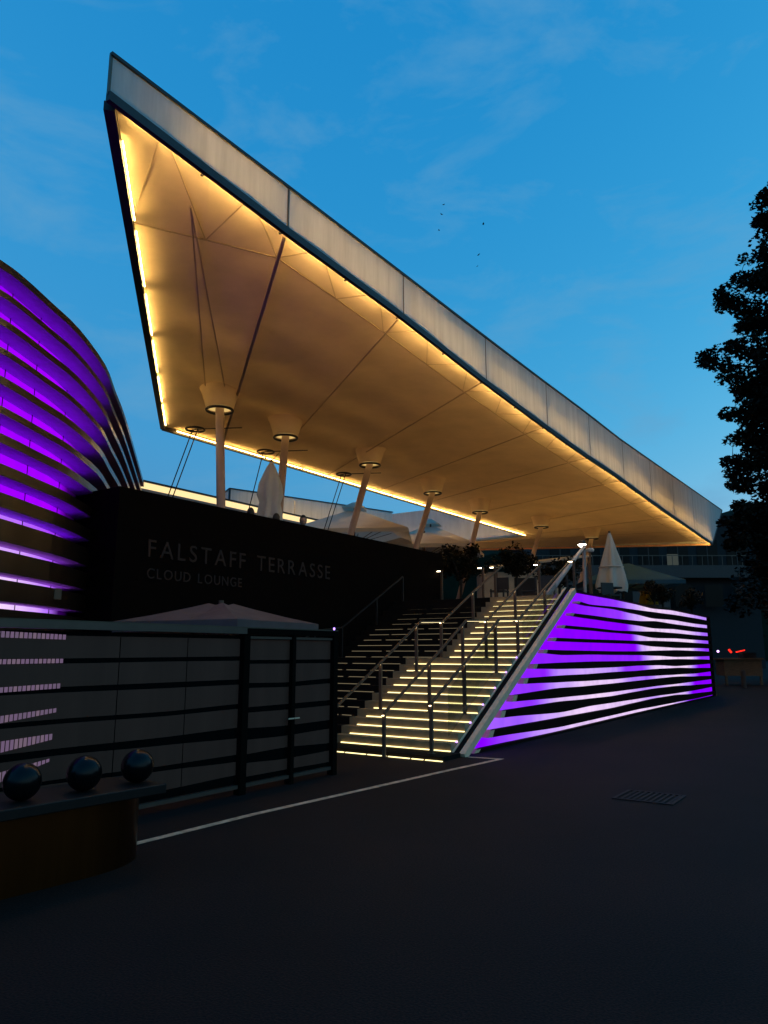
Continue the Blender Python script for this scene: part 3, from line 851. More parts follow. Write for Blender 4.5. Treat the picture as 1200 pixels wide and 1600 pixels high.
for i,(t,b) in enumerate(COLS):
    g = G(); g.lathe([(.52,8.17),(.46,8.05),(.42,7.92),(.38,7.79),(.345,7.66)], 24, t)
    cone = build('membrane_cone', g, 'soffit', can, smooth=True)
    build('ring', torus(t, .325, .035, ZR), 'frame', cone, smooth=True)
    g = G(); g.lathe([(.10,ZR+.05),(.30,ZR+.05)], 24, t); build('ring_light', g, 'ringlight', cone)
    T = thing('canopy_column', f'leaning painted steel column, {NTH[i]} from the left under the canopy', 'column', (b[0],b[1],2.95), 'columns carrying the canopy')
    g = G(); g.tube([(b[0],b[1],2.955),(t[0],t[1],ZR+.05)], .11, 16); build('shaft', g, 'column', T, smooth=True)
    g = G(); g.lathe([(.22,2.951),(.22,2.98),(.12,3.0)],16,b); build('base_plate', g, 'darksteel', T)
RODS = [((-9.97,2.87),(-11.22,2.01)),((-9.99,5.78),(-10.86,5.18)),((-9.79,9.58),(-11.0,8.74))]
for i,(t,b) in enumerate(RODS):
    T = thing('tie_rod', f'thin dark tie rods under a ring, {NTH[i]} from the left at the canopy back', 'tie rod', (b[0],b[1],2.95), 'tie rods holding the canopy down')
    build('ring', torus(t, .26, .03, 7.87), 'frame', T, smooth=True)
    g = G(); g.bar((t[0]-.26,t[1],7.87),(t[0]+.26,t[1],7.87),.03,.03); build('cross_bar', g, 'frame', T)
    g = G(); g.bar((t[0],t[1],7.88),(t[0]+1.1,t[1]+.75,7.92),.025,.025); build('strut', g, 'frame', T)
    for dx in (-.07,.07):
        if i == 1 and dx > 0: continue
        g = G(); g.tube([(b[0]+dx*.8,b[1]+dx*.6,2.95),(t[0]+dx*.8,t[1]+dx*.6,7.87)], .016, 6); build('rod', g, 'darksteel', T)

# ------------------------------------------------------------------ far wing seen through the gap
fw = thing('side_pavilion', 'flat roofed pavilion with glowing cove light behind the black wall', 'pavilion', (-15, 10, 2.95))
for k in range(4):
    s0 = 3.2+k*2.6; s1 = s0+2.57
    g = G(); g.box(-14.02,-13.98,s0,s1,6.90,7.12); build('cove_panel', g, 'cove', fw)
g = G(); g.box(-18,-13.94,3.0,13.8,7.13,7.19); build('roof_slab', g, 'frame', fw)
g = G(); g.box(-14.1,-13.92,3.0,13.8,6.76,6.89); build('lower_beam', g, 'column', fw)
g = G(); g.box(-18,-14.1,3.2,13.6,2.95,6.75); build('back_wall', g, 'hut', fw)
g = G(); g.box(-14.11,-14.0,3.2,13.6,6.68,6.75); build('light_line', g, 'cove', fw)
fc = thing('far_canopy', 'pale translucent roof edge rising behind the pavilion roof', 'canopy', (-16, 16, 2.95))
P0=(-16,10.05); P1=(-16,22.0); PB=(-19.5,11.5)
zz = lambda s: lerp(8.2,9.06,(s-10.05)/11.75)
for k in range(3):
    a = lerp(10.05,22,k/3)+.02; b = lerp(10.05,22,(k+1)/3)-.02
    g = G(); g.add([(-16,a,7.3),(-16,b,7.3),(-16,b,zz(b)),(-16,a,zz(a))],[(0,1,2,3)]); build('edge_panel', g, 'fascia', fc)
g = G(); g.add([(-16.02,10.03,7.3),(-20.5,12.6,7.3),(-20.5,12.6,8.15),(-16.02,10.03,8.2)],[(0,1,2,3)]); build('edge_panel', g, 'fascia', fc)
g = G(); g.bar((-15.98,10.0,8.21),(-15.98,22,zz(22)+.01),.06,.05); g.bar((-15.98,10.0,8.21),(-20.5,12.6,8.16),.06,.05); g.bar((-15.98,10.0,7.3),(-15.98,10.0,8.22),.06,.06)
build('edge_trim', g, 'frame', fc)
g = G(); g.add([(-16.05,10.1,8.15),(-16.05,22,8.95),(-22,22,8.9),(-20.5,12.6,8.1)],[(0,1,2,3)]); build('roof_sheet', g, 'roof', fc)
g = G(); g.tube([(-16.9,10.9,7.45),(-16.9,21.8,7.45)],.022,6); build('inner_tube', g, 'tube_far', fc)
for x,y in ((-17,11.5),(-17,21)):
    g = G(); g.tube([(x,y,2.95),(x,y,7.4)],.09,10); build('support', g, 'column', fc)

# ------------------------------------------------------------------ parasols
def parasol(label, c, z0, z_edge, z_top, half, mat, rot=0.0, cap=True, group='open parasols on the terrace'):
    T = thing('parasol', label, 'parasol', (c[0],c[1],z0), group)
    ca, sa = math.cos(rot), math.sin(rot)
    def w(x,y): return (c[0]+x*ca-y*sa, c[1]+x*sa+y*ca)
    g = G(); n = 8
    ring = [(half,-half),(half,0),(half,half),(0,half),(-half,half),(-half,0),(-half,-half),(0,-half)]
    vs = []
    for f in (1.0,.66,.33,.12):
        for k,(x,y) in enumerate(ring):
            p = w(x*f,y*f); z = lerp(z_top,z_edge,f) - .10*math.sin(math.pi*f)*(1 if k%2 else .2)
            vs.append((*p,z))
    fs = [(r*8+k,r*8+(k+1)%8,(r+1)*8+(k+1)%8,(r+1)*8+k) for r in range(3) for k in range(8)]
    g.add(vs, fs)
    # valance
    g.add([(*w(x,y),z_edge) for x,y in ring]+[(*w(x,y),z_edge-.16) for x,y in ring], [(k,(k+1)%8,8+(k+1)%8,8+k) for k in range(8)])
    cn = build('canopy', g, mat, T)
    if cap:
        g = G(); h = half*.20
        r4 = [(h,-h),(h,h),(-h,h),(-h,-h)]
        zc = lerp(z_top,z_edge,.1)+.10
        g.add([(*w(x,y),zc) for x,y in r4]+[(*w(x*.15,y*.15),zc+.26) for x,y in r4], [(k,(k+1)%4,4+(k+1)%4,4+k) for k in range(4)]+[(4,5,6,7)])
        g.add([(*w(x,y),zc) for x,y in r4]+[(*w(x,y),zc-.05) for x,y in r4], [(k,(k+1)%4,4+(k+1)%4,4+k) for k in range(4)])
        build('vent_cap', g, mat, cn)
    g = G(); g.tube([(c[0],c[1],z0),(c[0],c[1],z_top)], .04, 10); build('pole', g, 'steel', T)
    for k,(x,y) in enumerate(ring):
        g = G(); hub = (c[0],c[1],lerp(z_edge,z_top,.05)-.35); p = w(x*.62,y*.62)
        g.bar(hub,(*p,lerp(z_top,z_edge,.62)-.09),.025,.025); build('strut', g, 'steel', T)
    g = G(); g.lathe([(.45,z0+.001),(.45,z0+.06),(.06,z0+.09)],16,c); build('base', g, 'darkstone', T)
    return T
parasol('large cream square parasol with a tiered cap behind the third column', (-12.0,13.2), 2.95, 6.25, 7.45, 2.3, 'canvas', R(30))
parasol('cream parasol with a tiered cap further back, behind the fourth column', (-12.3,19.8), 2.95, 6.5, 7.75, 2.3, 'canvas', R(20))
parasol('broad cream parasol in front of the lit roof edge, behind the fifth column', (-10.9,16.9), 2.95, 6.05, 6.9, 2.0, 'canvas', R(25), cap=False)
parasol('dark teal parasol in front of the far flats', (-3.6,21.3), 2.95, 4.5, 5.5, 2.0, 'canvas_teal', R(30), cap=False)
parasol('low grey parasol rising behind the glass screen', (-3.0,-2.42), 0.0, 2.10, 2.46, 1.15, 'canvas_grey', R(10), cap=False, group=None)

def closed_parasol(label, c, z0, z1, r, mat, fat=False):
    T = thing('closed_parasol', label, 'parasol', (c[0],c[1],z0), 'folded parasols')
    n = 24; vs = []; n = 48; amp = .30 if fat else .20; rows = [(0,.06),(.05,.16),(.25,.38),(.5,.64),(.75,.88),(.92,1.0),(1,.97)]
    if fat: rows = [(0,.10),(.05,.36),(.12,.60),(.24,.92),(.36,.98),(.44,.74),(.52,.84),(.75,1.05),(.92,1.15),(1,1.1)]
    top = z1; bot = z0+(z1-z0)*.28
    for t,f in rows:
        for k in range(n):
            a = 2*math.pi*k/n; rr = r*f*(1+amp*math.cos(a*6+t*2)*min(1,t*2)+.06*math.cos(a*3+1.3))
            vs.append((c[0]+rr*math.cos(a)*(1+.1*t), c[1]+rr*math.sin(a), lerp(top,bot,t)+(.06*math.cos(a*5) if t==1 else 0)))
    fs = [(i*n+k,i*n+(k+1)%n,(i+1)*n+(k+1)%n,(i+1)*n+k) for i in range(len(rows)-1) for k in range(n)]
    fs.append(tuple(range(n)))
    g = G(); g.add(vs, fs); build('folded_canvas', g, mat, T, smooth=True)
    g = G(); g.tube([(c[0],c[1],z0),(c[0],c[1],z1+.06)],.035,8); build('pole', g, 'steel', T)
    zs = lerp(top,bot,.6); rs = r*.86
    build('tie_strap', torus(c, rs*1.02, .03, zs, 18, 5), mat, T)
    g = G(); g.lathe([(.4,z0+.001),(.4,z0+.06),(.05,z0+.09)],14,c); build('base', g, 'darkstone', T)
closed_parasol('tall folded white parasol beside the second column', (-7.62,3.55), 3.1, 6.72, .30, 'canvas_white', True)
closed_parasol('folded pale parasol near the top of the slat wall', (-2.15,15.15), 2.95, 5.8, .46, 'canvas')
closed_parasol('folded yellow parasol in front of the far flats', (-3.35,24.2), 2.95, 5.4, .36, 'canvas_yellow')

# ------------------------------------------------------------------ terrace lamps, lamp post, spotlight
NAM = ['leftmost of the slim lamp posts, above the black wall end','second from the left of the slim lamp posts above the dark steps','third of the slim lamp posts, left of the beige hut','fourth of the slim lamp posts, close beside the third','fifth of the slim lamp posts, right of the round trees','rightmost of the slim lamp posts, beside the white stair edge']
for (x,y),lab in zip([(-6.34,8.06),(-4.88,7.94),(-3.5,7.86),(-3.15,7.91),(-1.89,8.02),(-.85,7.84)], NAM):
    T = thing('lamp_post', lab, 'lamp', (x,y,2.95), 'slim lamp posts along the terrace edge')
    g = G(); g.box(x-.03,x+.03,y-.02,y+.02,2.951,3.97); build('post', g, 'steel', T)
    hd = build('lamp_head', G().box(x-.15,x+.035,y-.03,y+.03,3.97,3.99), 'steel', T)
    build('lamp_glow', G().box(x-.145,x-.035,y-.022,y+.022,3.952,3.968), 'lamp_white', hd)
T = thing('garden_lamp', 'tall thin lamp with a round white head near the folded pale parasol', 'lamp', (-2.75,14.75,2.95))
build('pole', G().tube([(-2.75,14.75,2.95),(-2.75,14.75,5.1)],.035,8), 'steel', T)
build('lamp_head', G().lathe([(.0,5.26),(.13,5.24),(.16,5.19),(.13,5.12),(0,5.1)],14,(-2.75,14.75)), 'canvas_white', T)
T = thing('flood_lamp', 'bright flood lamp on a leaning mast at the head of the stairs', 'lamp', (-.95,6.2,2.95))
build('mast', G().tube([(-.95,6.15,2.955),(-1.45,10.45,4.72)],[.075,.05],12), 'column', T, smooth=True)
build('brace', G().tube([(-1.42,10.2,2.955),(-1.45,10.4,4.6)],.05,8), 'column', T)
hd = build('lamp_body', G().lathe([(.0,4.93),(.09,4.90),(.13,4.82),(.13,4.79)],12,(-1.55,10.55)), 'steel', T)
build('lamp_glow', G().lathe([(0,4.70),(.06,4.72),(.10,4.76),(.12,4.785)],12,(-1.55,10.55)), 'flood', hd)

# ------------------------------------------------------------------ foliage
def leaf_cloud(g, centers, n_per, size, rnd):
    """centers: (point, radii, direction); leaf-shaped folded faces scattered through each spray"""
    for (c, rad, d), n in zip(centers, n_per):
        c = Vector(c)
        for _ in range(n):
            while True:
                q = Vector((rnd.uniform(-1,1),rnd.uniform(-1,1),rnd.uniform(-1,1)))
                if q.length < 1: break
            p = c + Vector((q.x*rad[0], q.y*rad[1], q.z*rad[2]))
            s = size*rnd.uniform(.6,1.3)
            a = Vector((rnd.gauss(0,1),rnd.gauss(0,1),rnd.gauss(-.3,.5))).normalized()
            b = a.cross(Vector((rnd.gauss(0,.5),rnd.gauss(0,.5),1))).normalized()
            n_ = a.cross(b)
            g.add([p-a*s*.5, p+b*s*.34+n_*s*.08, p+a*s*.55, p-b*s*.34+n_*s*.08], [(0,1,2),(0,2,3)])

# big tree at the right
rnd = random.Random(11)
tx, ty = 5.2, 25.0
tree = thing('maple_tree', 'large dark leafy tree towering at the right edge', 'tree', (tx,ty,0))
g = G(); g.tube([(tx,ty,0),(tx+.1,ty,3),(tx-.1,ty+.1,7),(tx,ty,12),(tx+.1,ty,18),(tx,ty,22)],[.45,.36,.30,.22,.12,.04],12)
trunk = build('trunk', g, 'bark', tree, smooth=True)
tips = [(3.0,23.5,21.8),(2.6,23.2,20.6),(.9,22.1,16.8),(1.6,22.4,17.8),(.1,21.6,13.9),(1.2,22.2,14.6),(.9,22.0,11.5),(1.7,22.6,12.9),(.65,21.9,9.6),(.85,22,7.7),(.5,21.7,6.1),(1.9,22.7,10.0),(2.0,22.8,11.9),(1.9,22.6,8.2),(1.6,22.4,6.6),(1.3,22.2,5.0),(1.8,22.4,4.0),(.75,21.95,8.6),(1.2,22.2,10.6),(.95,22.0,6.9),(1.3,22.2,12.6),(1.7,22.5,15.6),(1.9,22.6,3.0),(2.4,22.9,2.0),(2.6,23.1,18.9)]
cs = []; nn = []; gb = G()
for t in tips:
    v = Vector(t); axis = Vector((tx,ty,max(4,t[2]-1.5)))
    gb.tube([axis, axis.lerp(v,.5)+Vector((0,0,.4)), v],[.09,.06,.02],6)
    for j in range(7):
        f = .42 + .58*j/6
        p = axis.lerp(v, f) + Vector((rnd.gauss(0,.22),rnd.gauss(0,.3),rnd.gauss(0,.20)))
        if j == 6: p = v + (axis-v).normalized()*.35
        sc1 = lerp(.95,.42,j/6)
        cs.append((p,(sc1,sc1,sc1*.55),None)); nn.append(int(190*sc1**1.3)+40)
        if j > 1:
            for _ in range(2):
                p2 = p + Vector((rnd.uniform(-.1,.7),rnd.gauss(0,.6),rnd.gauss(0,.55)))
                cs.append((p2,(.42,.5,.26),None)); nn.append(60)
                gb.tube([p, p2], [.02,.006], 4)
for _ in range(210):
    z = rnd.uniform(1.5,22); rr = 5.0*math.sin(math.pi*min(.97,max(.12,(z-1)/23)))**.6*rnd.uniform(.3,1)
    a = rnd.uniform(0,2*math.pi); p = Vector((tx+rr*math.cos(a), ty+rr*math.sin(a), z))
    lim = 1.75 + (0 if z < 17 else 1.0)
    if p.x + .72*(ty-p.y)*0 < lim: p.x = lim + rnd.uniform(0,.8)
    cs.append((p,(.95,.95,.6),None)); nn.append(150)
g = G(); leaf_cloud(g, cs, nn, .21, rnd)
crown = build('crown', g, 'leaf', tree, fix=False)
build('branches', gb, 'bark', tree, smooth=True)

# background trees and shrubs at the right, beyond the wall end
def bush_tree(name, label, c, h, r, z0, n, mat, size, seed, cat='tree', group=None, trunk_h=.3):
    rnd = random.Random(seed)
    T = thing(name, label, cat, (c[0],c[1],z0), group)
    g = G(); zt = z0+h*.7
    g.tube([(c[0],c[1],z0),(c[0]+.03,c[1],z0+h*trunk_h),(c[0],c[1],zt)],[.05*r+.02,.04*r+.02,.015],8)
    for k in range(5):
        a = k*1.26+seed; g.tube([(c[0],c[1],z0+h*trunk_h),(c[0]+r*.6*math.cos(a),c[1]+r*.6*math.sin(a),z0+h*.72)],[.03*r+.012,.008],6)
    build('trunk', g, 'bark', T, smooth=True)
    cz = z0+h*(1+trunk_h)/2; hz = h*(1-trunk_h)/2
    cs = []; nn = []
    for k in range(26):
        while True:
            q = Vector((rnd.uniform(-1,1),rnd.uniform(-1,1),rnd.uniform(-1,1)))
            if .35 < q.length < 1: break
        s = r*rnd.uniform(.22,.42)
        cs.append((Vector((c[0]+q.x*r*.8,c[1]+q.y*r*.8,cz+q.z*hz*.8)),(s,s,s*.8),None)); nn.append(n//26)
    g = G(); leaf_cloud(g, cs, nn, size, rnd); build('crown', g, mat, T, fix=False)
GT = 'round clipped trees on the terrace'
bush_tree('clipped_tree','round dark tree at the end of the black wall',(-5.55,10.3),2.25,.95,2.95,2600,'leaf2',.12,1,group=GT,trunk_h=.42)
bush_tree('clipped_tree','round dark tree in front of the beige hut, left of the fifth lamp post',(-4.1,11.4),2.2,.80,2.95,2200,'leaf2',.11,2,group=GT,trunk_h=.5)
bush_tree('clipped_tree','round dark tree right of the fifth lamp post',(-2.95,12.15),1.85,.78,2.95,2200,'leaf2',.11,3,group=GT,trunk_h=.42)
GB = 'dark trees beyond the slat wall'
bush_tree('dark_tree','low dark tree under the tall tree at the right edge',(3.0,36.0),8.5,4.2,0,5200,'leaf',.34,4,group=GB,trunk_h=.25)
bush_tree('dark_tree','dark tree hiding the right end of the far flats',(-.2,44.0),9.5,3.6,0,4800,'leaf',.36,5,group=GB,trunk_h=.3)
bush_tree('dark_tree','dark tree furthest right beyond the small kiosk',(8.0,44.0),10,4.6,0,4800,'leaf',.4,6,group=GB,trunk_h=.2)
bush_tree('dark_tree','broad dark tree just right of the slat wall end',(3.2,30.5),5.2,2.6,0,4200,'leaf',.26,7,group=GB,trunk_h=.28)
GS = 'potted shrubs on the terrace'
for k,(x,y,h,r,lab) in enumerate([(-1.35,18.6,1.0,.5,'potted shrub right of the yellow folded parasol'),(-1.2,16.8,1.0,.45,'potted shrub between the folded pale parasol and the wall top'),(-1.6,24.6,1.3,.6,'potted shrub at the far end of the slat wall top')]):
    bush_tree('potted_shrub',lab,(x,y),h,r,3.25,900,'leaf2',.1,20+k,'plant',GS,.15)
    tag(build('plant_pot', G().lathe([(.0,2.952),(.2,2.952),(.28,3.3),(.25,3.3),(.24,3.26),(0,3.26)],16,(x,y)), 'terracotta'), 'dark round pot holding the '+lab.replace('potted ',''), 'pot', 'plant pots')

# ------------------------------------------------------------------ beige hut, tables, chairs
hut = thing('service_hut', 'beige hut with a sloping canvas awning behind the round trees', 'hut', (-6.4,17.5,2.95))
ca = math.cos(R(34)); sa = math.sin(R(34))
def hw(x,y): return (-6.4+x*ca-y*sa, 17.3+x*sa+y*ca)
g = G(); g.prism([hw(-1.7,0),hw(1.6,0),hw(1.6,2),hw(-1.7,2)],2.951,4.85); build('wall', g, 'hut', hut)
g = G(); g.add([(*hw(-1.3,-.7),4.98),(*hw(2.6,-.7),5.45),(*hw(2.6,1.8),5.75),(*hw(-1.3,1.8),5.3),(*hw(-1.3,-.7),4.92),(*hw(2.6,-.7),5.38),(*hw(2.6,1.8),5.7),(*hw(-1.3,1.8),5.24)],[(0,1,2,3),(7,6,5,4),(0,4,5,1),(1,5,6,2),(2,6,7,3),(3,7,4,0)])
build('awning', g, 'canvas', hut)
g = G(); g.prism([hw(-.4,-.03),hw(.5,-.03),hw(.5,-.004),hw(-.4,-.004)],2.96,4.6); build('door', g, 'bdark', hut)
for x in (-1.2,2.5):
    p = hw(x,-.6); build('awning_post', G().tube([(*p,2.951),(*p,4.95 if x < 0 else 5.4)],.04,8), 'steel', hut)

def make_chair(c, rot, label):
    T = thing('terrace_chair', label, 'chair', (c[0],c[1],2.951), 'terrace chairs')
    T.rotation_euler = (0,0,rot)
    return T
chair_src = {}
def place_chair(c, rot, label):
    T = make_chair(c, rot, label)
    parts = {'seat':G().box(-.22,.22,-.22,.22,.42,.46),'backrest':G().box(-.22,.22,.19,.23,.50,.86)}
    legs = [(-.19,-.19),(.19,-.19),(-.19,.19),(.19,.19)]
    for nme,gg in parts.items():
        if nme not in chair_src:
            gg.v = [Vector(v)+Vector((0,0,0)) for v in gg.v]
            o = build(nme, gg, 'chairs'); chair_src[nme] = o.data; o.parent = T
        else: o = link(bpy.data.objects.new(nme, chair_src[nme])); o.parent = T
    for x,y in legs:
        if 'leg' not in chair_src:
            o = build('leg', G().box(-.02,.02,-.02,.02,0,.5), 'chairs'); chair_src['leg'] = o.data
        else: o = link(bpy.data.objects.new('leg', chair_src['leg']))
        o.parent = T; o.location = (x,y,0)
for c,rot,lab in [((-2.2,9.3),.4,'dark chair just behind the stair head, left of the flood lamp'),((-1.6,9.9),2.0,'dark chair at the foot of the flood lamp mast'),((-2.9,9.6),-1.2,'dark chair between the round trees and the stair head'),((-1.4,12.6),.9,'dark chair under the folded pale parasol'),((-2.3,12.9),2.6,'dark chair left of the folded pale parasol'),((-3.6,9.1),.1,'dark chair in front of the beige hut')]:
    place_chair(c,rot,lab)
for c,lab in [((-2.3,10.1),'small dark round table behind the stair head'),((-1.7,13.4),'small dark round table beside the folded pale parasol')]:
    T = thing('terrace_table', lab, 'table', (c[0],c[1],2.95), 'terrace tables')
    build('table_top', G().lathe([(0,3.68),(.40,3.68),(.40,3.71),(0,3.71)],20,c), 'chairs', T)
    build('leg', G().tube([(*c,2.97),(*c,3.68)],.03,8), 'chairs', T)
    build('foot', G().lathe([(.25,2.951),(.25,2.975),(.03,3.0)],16,c), 'chairs', T)

# ------------------------------------------------------------------ people behind the black wall
def person(label, loc, face, h=1.68, z0=3.10):
    T = thing('person', label, 'person', (loc[0],loc[1],z0), 'people behind the black wall')
    T.rotation_euler = (0,0,face)
    k = h/1.70
    V = {'pel':(0,0,.95),'spine':(0,.01,1.15),'chest':(0,.0,1.33),'neck':(0,.01,1.46),'nt':(0,-.005,1.52),
         'ls':(-.17,0,1.39),'le':(-.24,.02,1.12),'lh':(-.24,-.12,.92),'rs':(.17,0,1.39),'re':(.24,.02,1.12),'rh':(.24,-.12,.92),
         'lhp':(-.09,0,.88),'lk':(-.10,-.01,.48),'la':(-.10,.02,.08),'lt':(-.10,-.13,.04),'rhp':(.09,0,.88),'rk':(.10,-.01,.48),'ra':(.10,.02,.08),'rt':(.10,-.13,.04)}
    rad = {'pel':.15,'spine':.13,'chest':.15,'neck':.06,'nt':.055,'ls':.07,'le':.05,'lh':.035,'rs':.07,'re':.05,'rh':.035,'lhp':.09,'lk':.06,'la':.045,'lt':.035,'rhp':.09,'rk':.06,'ra':.045,'rt':.035}
    E = [('pel','spine'),('spine','chest'),('chest','neck'),('neck','nt'),('chest','ls'),('ls','le'),('le','lh'),('chest','rs'),('rs','re'),('re','rh'),('pel','lhp'),('lhp','lk'),('lk','la'),('la','lt'),('pel','rhp'),('rhp','rk'),('rk','ra'),('ra','rt')]
    ks = list(V); me = bpy.data.meshes.new('body')
    me.from_pydata([Vector(V[q])*k for q in ks], [(ks.index(a),ks.index(b)) for a,b in E], [])
    o = link(bpy.data.objects.new('body', me)); o.parent = T
    sk = o.modifiers.new('skin','SKIN')
    for q,vtx in zip(ks, me.skin_vertices[0].data):
        vtx.radius = (rad[q]*k, rad[q]*k*.85); vtx.use_root = (q == 'pel')
    ss = o.modifiers.new('sub','SUBSURF'); ss.levels = 1; ss.render_levels = 1
    me.materials.append(M['cloth'])
    # head: ellipsoid with jaw, nose and ears
    g = G(); vs = []; nr, ns = 14, 18
    for i in range(nr+1):
        ph = math.pi*i/nr
        for j in range(ns):
            a = 2*math.pi*j/ns; z = math.cos(ph); r = math.sin(ph)
            x = .074*r*math.cos(a)*(1-.18*max(0,-z)); y = .096*r*math.sin(a)*(1-.10*max(0,-z))
            if math.sin(a) < -.75 and -.25 < z < .12: y -= .016*(1-abs(z+.08)*3)*(1 if abs(math.cos(a)) < .3 else 0)
            vs.append((x*k, (y-.01)*k, (1.60+.118*z)*k))
    fs = [(i*ns+j,i*ns+(j+1)%ns,(i+1)*ns+(j+1)%ns,(i+1)*ns+j) for i in range(nr) for j in range(ns)]
    g.add(vs, fs)
    hd = build('head', g, 'skin', None, smooth=True); hd.parent = T
    for x in (-.028,.028):
        e = build('eye', G().lathe([(0,.009),(.007,.006),(.010,0),(.007,-.006),(0,-.009)],8), 'hair', None, smooth=True); e.parent = hd; e.location = (x*k,-.092*k,1.612*k)
    mth = build('mouth', G().box(-.022,.022,-.004,.004,-.004,.004), 'cap', None); mth.parent = hd; mth.location = (0,-.088*k,1.545*k)
    for x in (-.076,.076):
        e = build('ear', G().lathe([(0,.028),(.010,.018),(.012,0),(.008,-.018),(0,-.026)],8), 'skin', None, smooth=True); e.parent = hd; e.location = (x*k,0,1.60*k)
    g = G(); vs = []
    for i in range(9):
        ph = math.pi*i/8*.72
        for j in range(ns):
            a = 2*math.pi*j/ns; z = math.cos(ph); r = math.sin(ph)
            if math.sin(a) < -.45: z = max(z, .38); r = math.sqrt(1-z*z)
            vs.append((.084*r*math.cos(a)*k,(.106*r*math.sin(a)-.004)*k,(1.605+.128*z)*k))
    g.add(vs, [(i*ns+j,i*ns+(j+1)%ns,(i+1)*ns+(j+1)%ns,(i+1)*ns+j) for i in range(8) for j in range(ns)])
    hr = build('hair', g, 'hair', None, smooth=True); hr.parent = T
person('person with dark hair looking over the black wall, face showing', (-5.75,2.74), R(50), 1.80)
person('person behind the second column, only dark hair above the wall', (-5.75,1.78), R(200), 1.70)
person('person left of the second column, top of dark head above the wall', (-5.75,.94), R(210), 1.70)

# ------------------------------------------------------------------ glass screen with frosted bands
scr = thing('glass_screen', 'long glass screen with frosted bands and a double door in the foreground', 'screen', (-.62,-5,0))
GAP = [
 [(-9.5,1.545,1.585),(-6.62,1.537,1.586),(-5.38,1.543,1.589),(-4.30,1.542,1.593),(-4.22,1.503,1.548),(-3.48,1.497,1.545),(-2.5,1.493,1.544)],
 [(-9.5,1.266,1.323),(-6.62,1.269,1.322),(-5.38,1.261,1.322),(-4.30,1.261,1.322),(-4.22,1.216,1.274),(-3.48,1.202,1.26),(-2.5,1.218,1.285)],
 [(-9.5,.974,1.027),(-6.62,.984,1.029),(-5.38,.969,1.017),(-4.30,.98,1.037),(-4.22,.925,.989),(-3.48,.918,.989),(-2.5,.919,.992)],
 [(-9.5,.665,.771),(-6.62,.699,.762),(-5.38,.668,.752),(-4.30,.641,.764),(-4.22,.61,.744),(-3.48,.596,.721),(-2.5,.611,.726)],
 [(-9.5,.469,.505),(-6.62,.449,.485),(-5.38,.408,.459),(-4.30,.375,.457),(-4.22,.345,.444),(-3.48,.314,.455),(-2.5,.321,.42)],
 [(-9.5,.10,.10),(-6.62,.166,.166),(-5.38,.21,.21),(-4.30,.228,.228),(-4.22,.187,.187),(-3.48,.184,.184),(-2.5,.173,.173)],
]
BAYS = [(-9.5,-7.6),(-7.57,-6.008),(-6.004,-5.124),(-5.12,-4.31),(-4.17,-3.41),(-3.34,-2.56)]
for bi,(a0,a1) in enumerate(BAYS):
    g = G(); g.box(-.648,-.638,a0,a1,.12,1.84); build('glass_pane', g, 'clearglass', scr)
    for k in range(6):
        g = G(); vs = []; m = 5
        for j in range(m+1):
            s = lerp(a0+.004,a1-.004,j/m)
            hi = 1.80 if k == 0 else interp(GAP[k-1],s,1); lo = interp(GAP[k],s,2)
            vs += [(-.632,s,lo),(-.632,s,hi)]
        g.add(vs, [(2*j,2*j+2,2*j+3,2*j+1) for j in range(m)])
        n0 = len(g.v); g.add([(v[0]-.005,v[1],v[2]) for v in vs], [(2*j+1,2*j+3,2*j+2,2*j) for j in range(m)])
        build('frosted_band', g, 'frosted', scr, fix=False)
g = G(); g.box(-.69,-.57,-9.5,-4.26,1.86,1.93); build('top_rail', g, 'alu', scr)
g = G(); g.box(-.69,-.57,-4.255,-2.45,1.86,1.93); build('top_rail', g, 'blackframe', scr)
g = G(); g.box(-.60,-.585,-9.5,-2.45,1.931,1.945); build('top_bead', g, 'steel', scr)
for a0,a1 in ((-9.5,-4.3),(-4.17,-3.41),(-3.34,-2.56)):
    g = G(); g.box(-.67,-.60,a0,a1,.075,.115); build('bottom_rail', g, 'alu', scr)
for a0,a1 in ((-4.17,-3.41),(-3.34,-2.56)):
    g = G(); g.box(-.66,-.60,a0,a1,1.805,1.835); build('door_head', g, 'alu', scr)
for y,w in ((-4.24,.05),(-3.375,.03),(-2.50,.045)):
    g = G(); g.box(-.68,-.58,y-w,y+w,0,1.858); build('post', g, 'blackframe', scr)
for y in (-9.4,-7.585):
    g = G(); g.box(-.70,-.66,y-.03,y+.03,0,1.858); build('post', g, 'blackframe', scr)
for y in (-3.43,-3.32):
    h = build('door_handle', G().box(-.575,-.56,y-.05,y+.05,.80,.815), 'stringer', scr)
    build('handle_stem', G().box(-.6,-.575,y-.01,y+.01,.80,.815), 'steel', h)
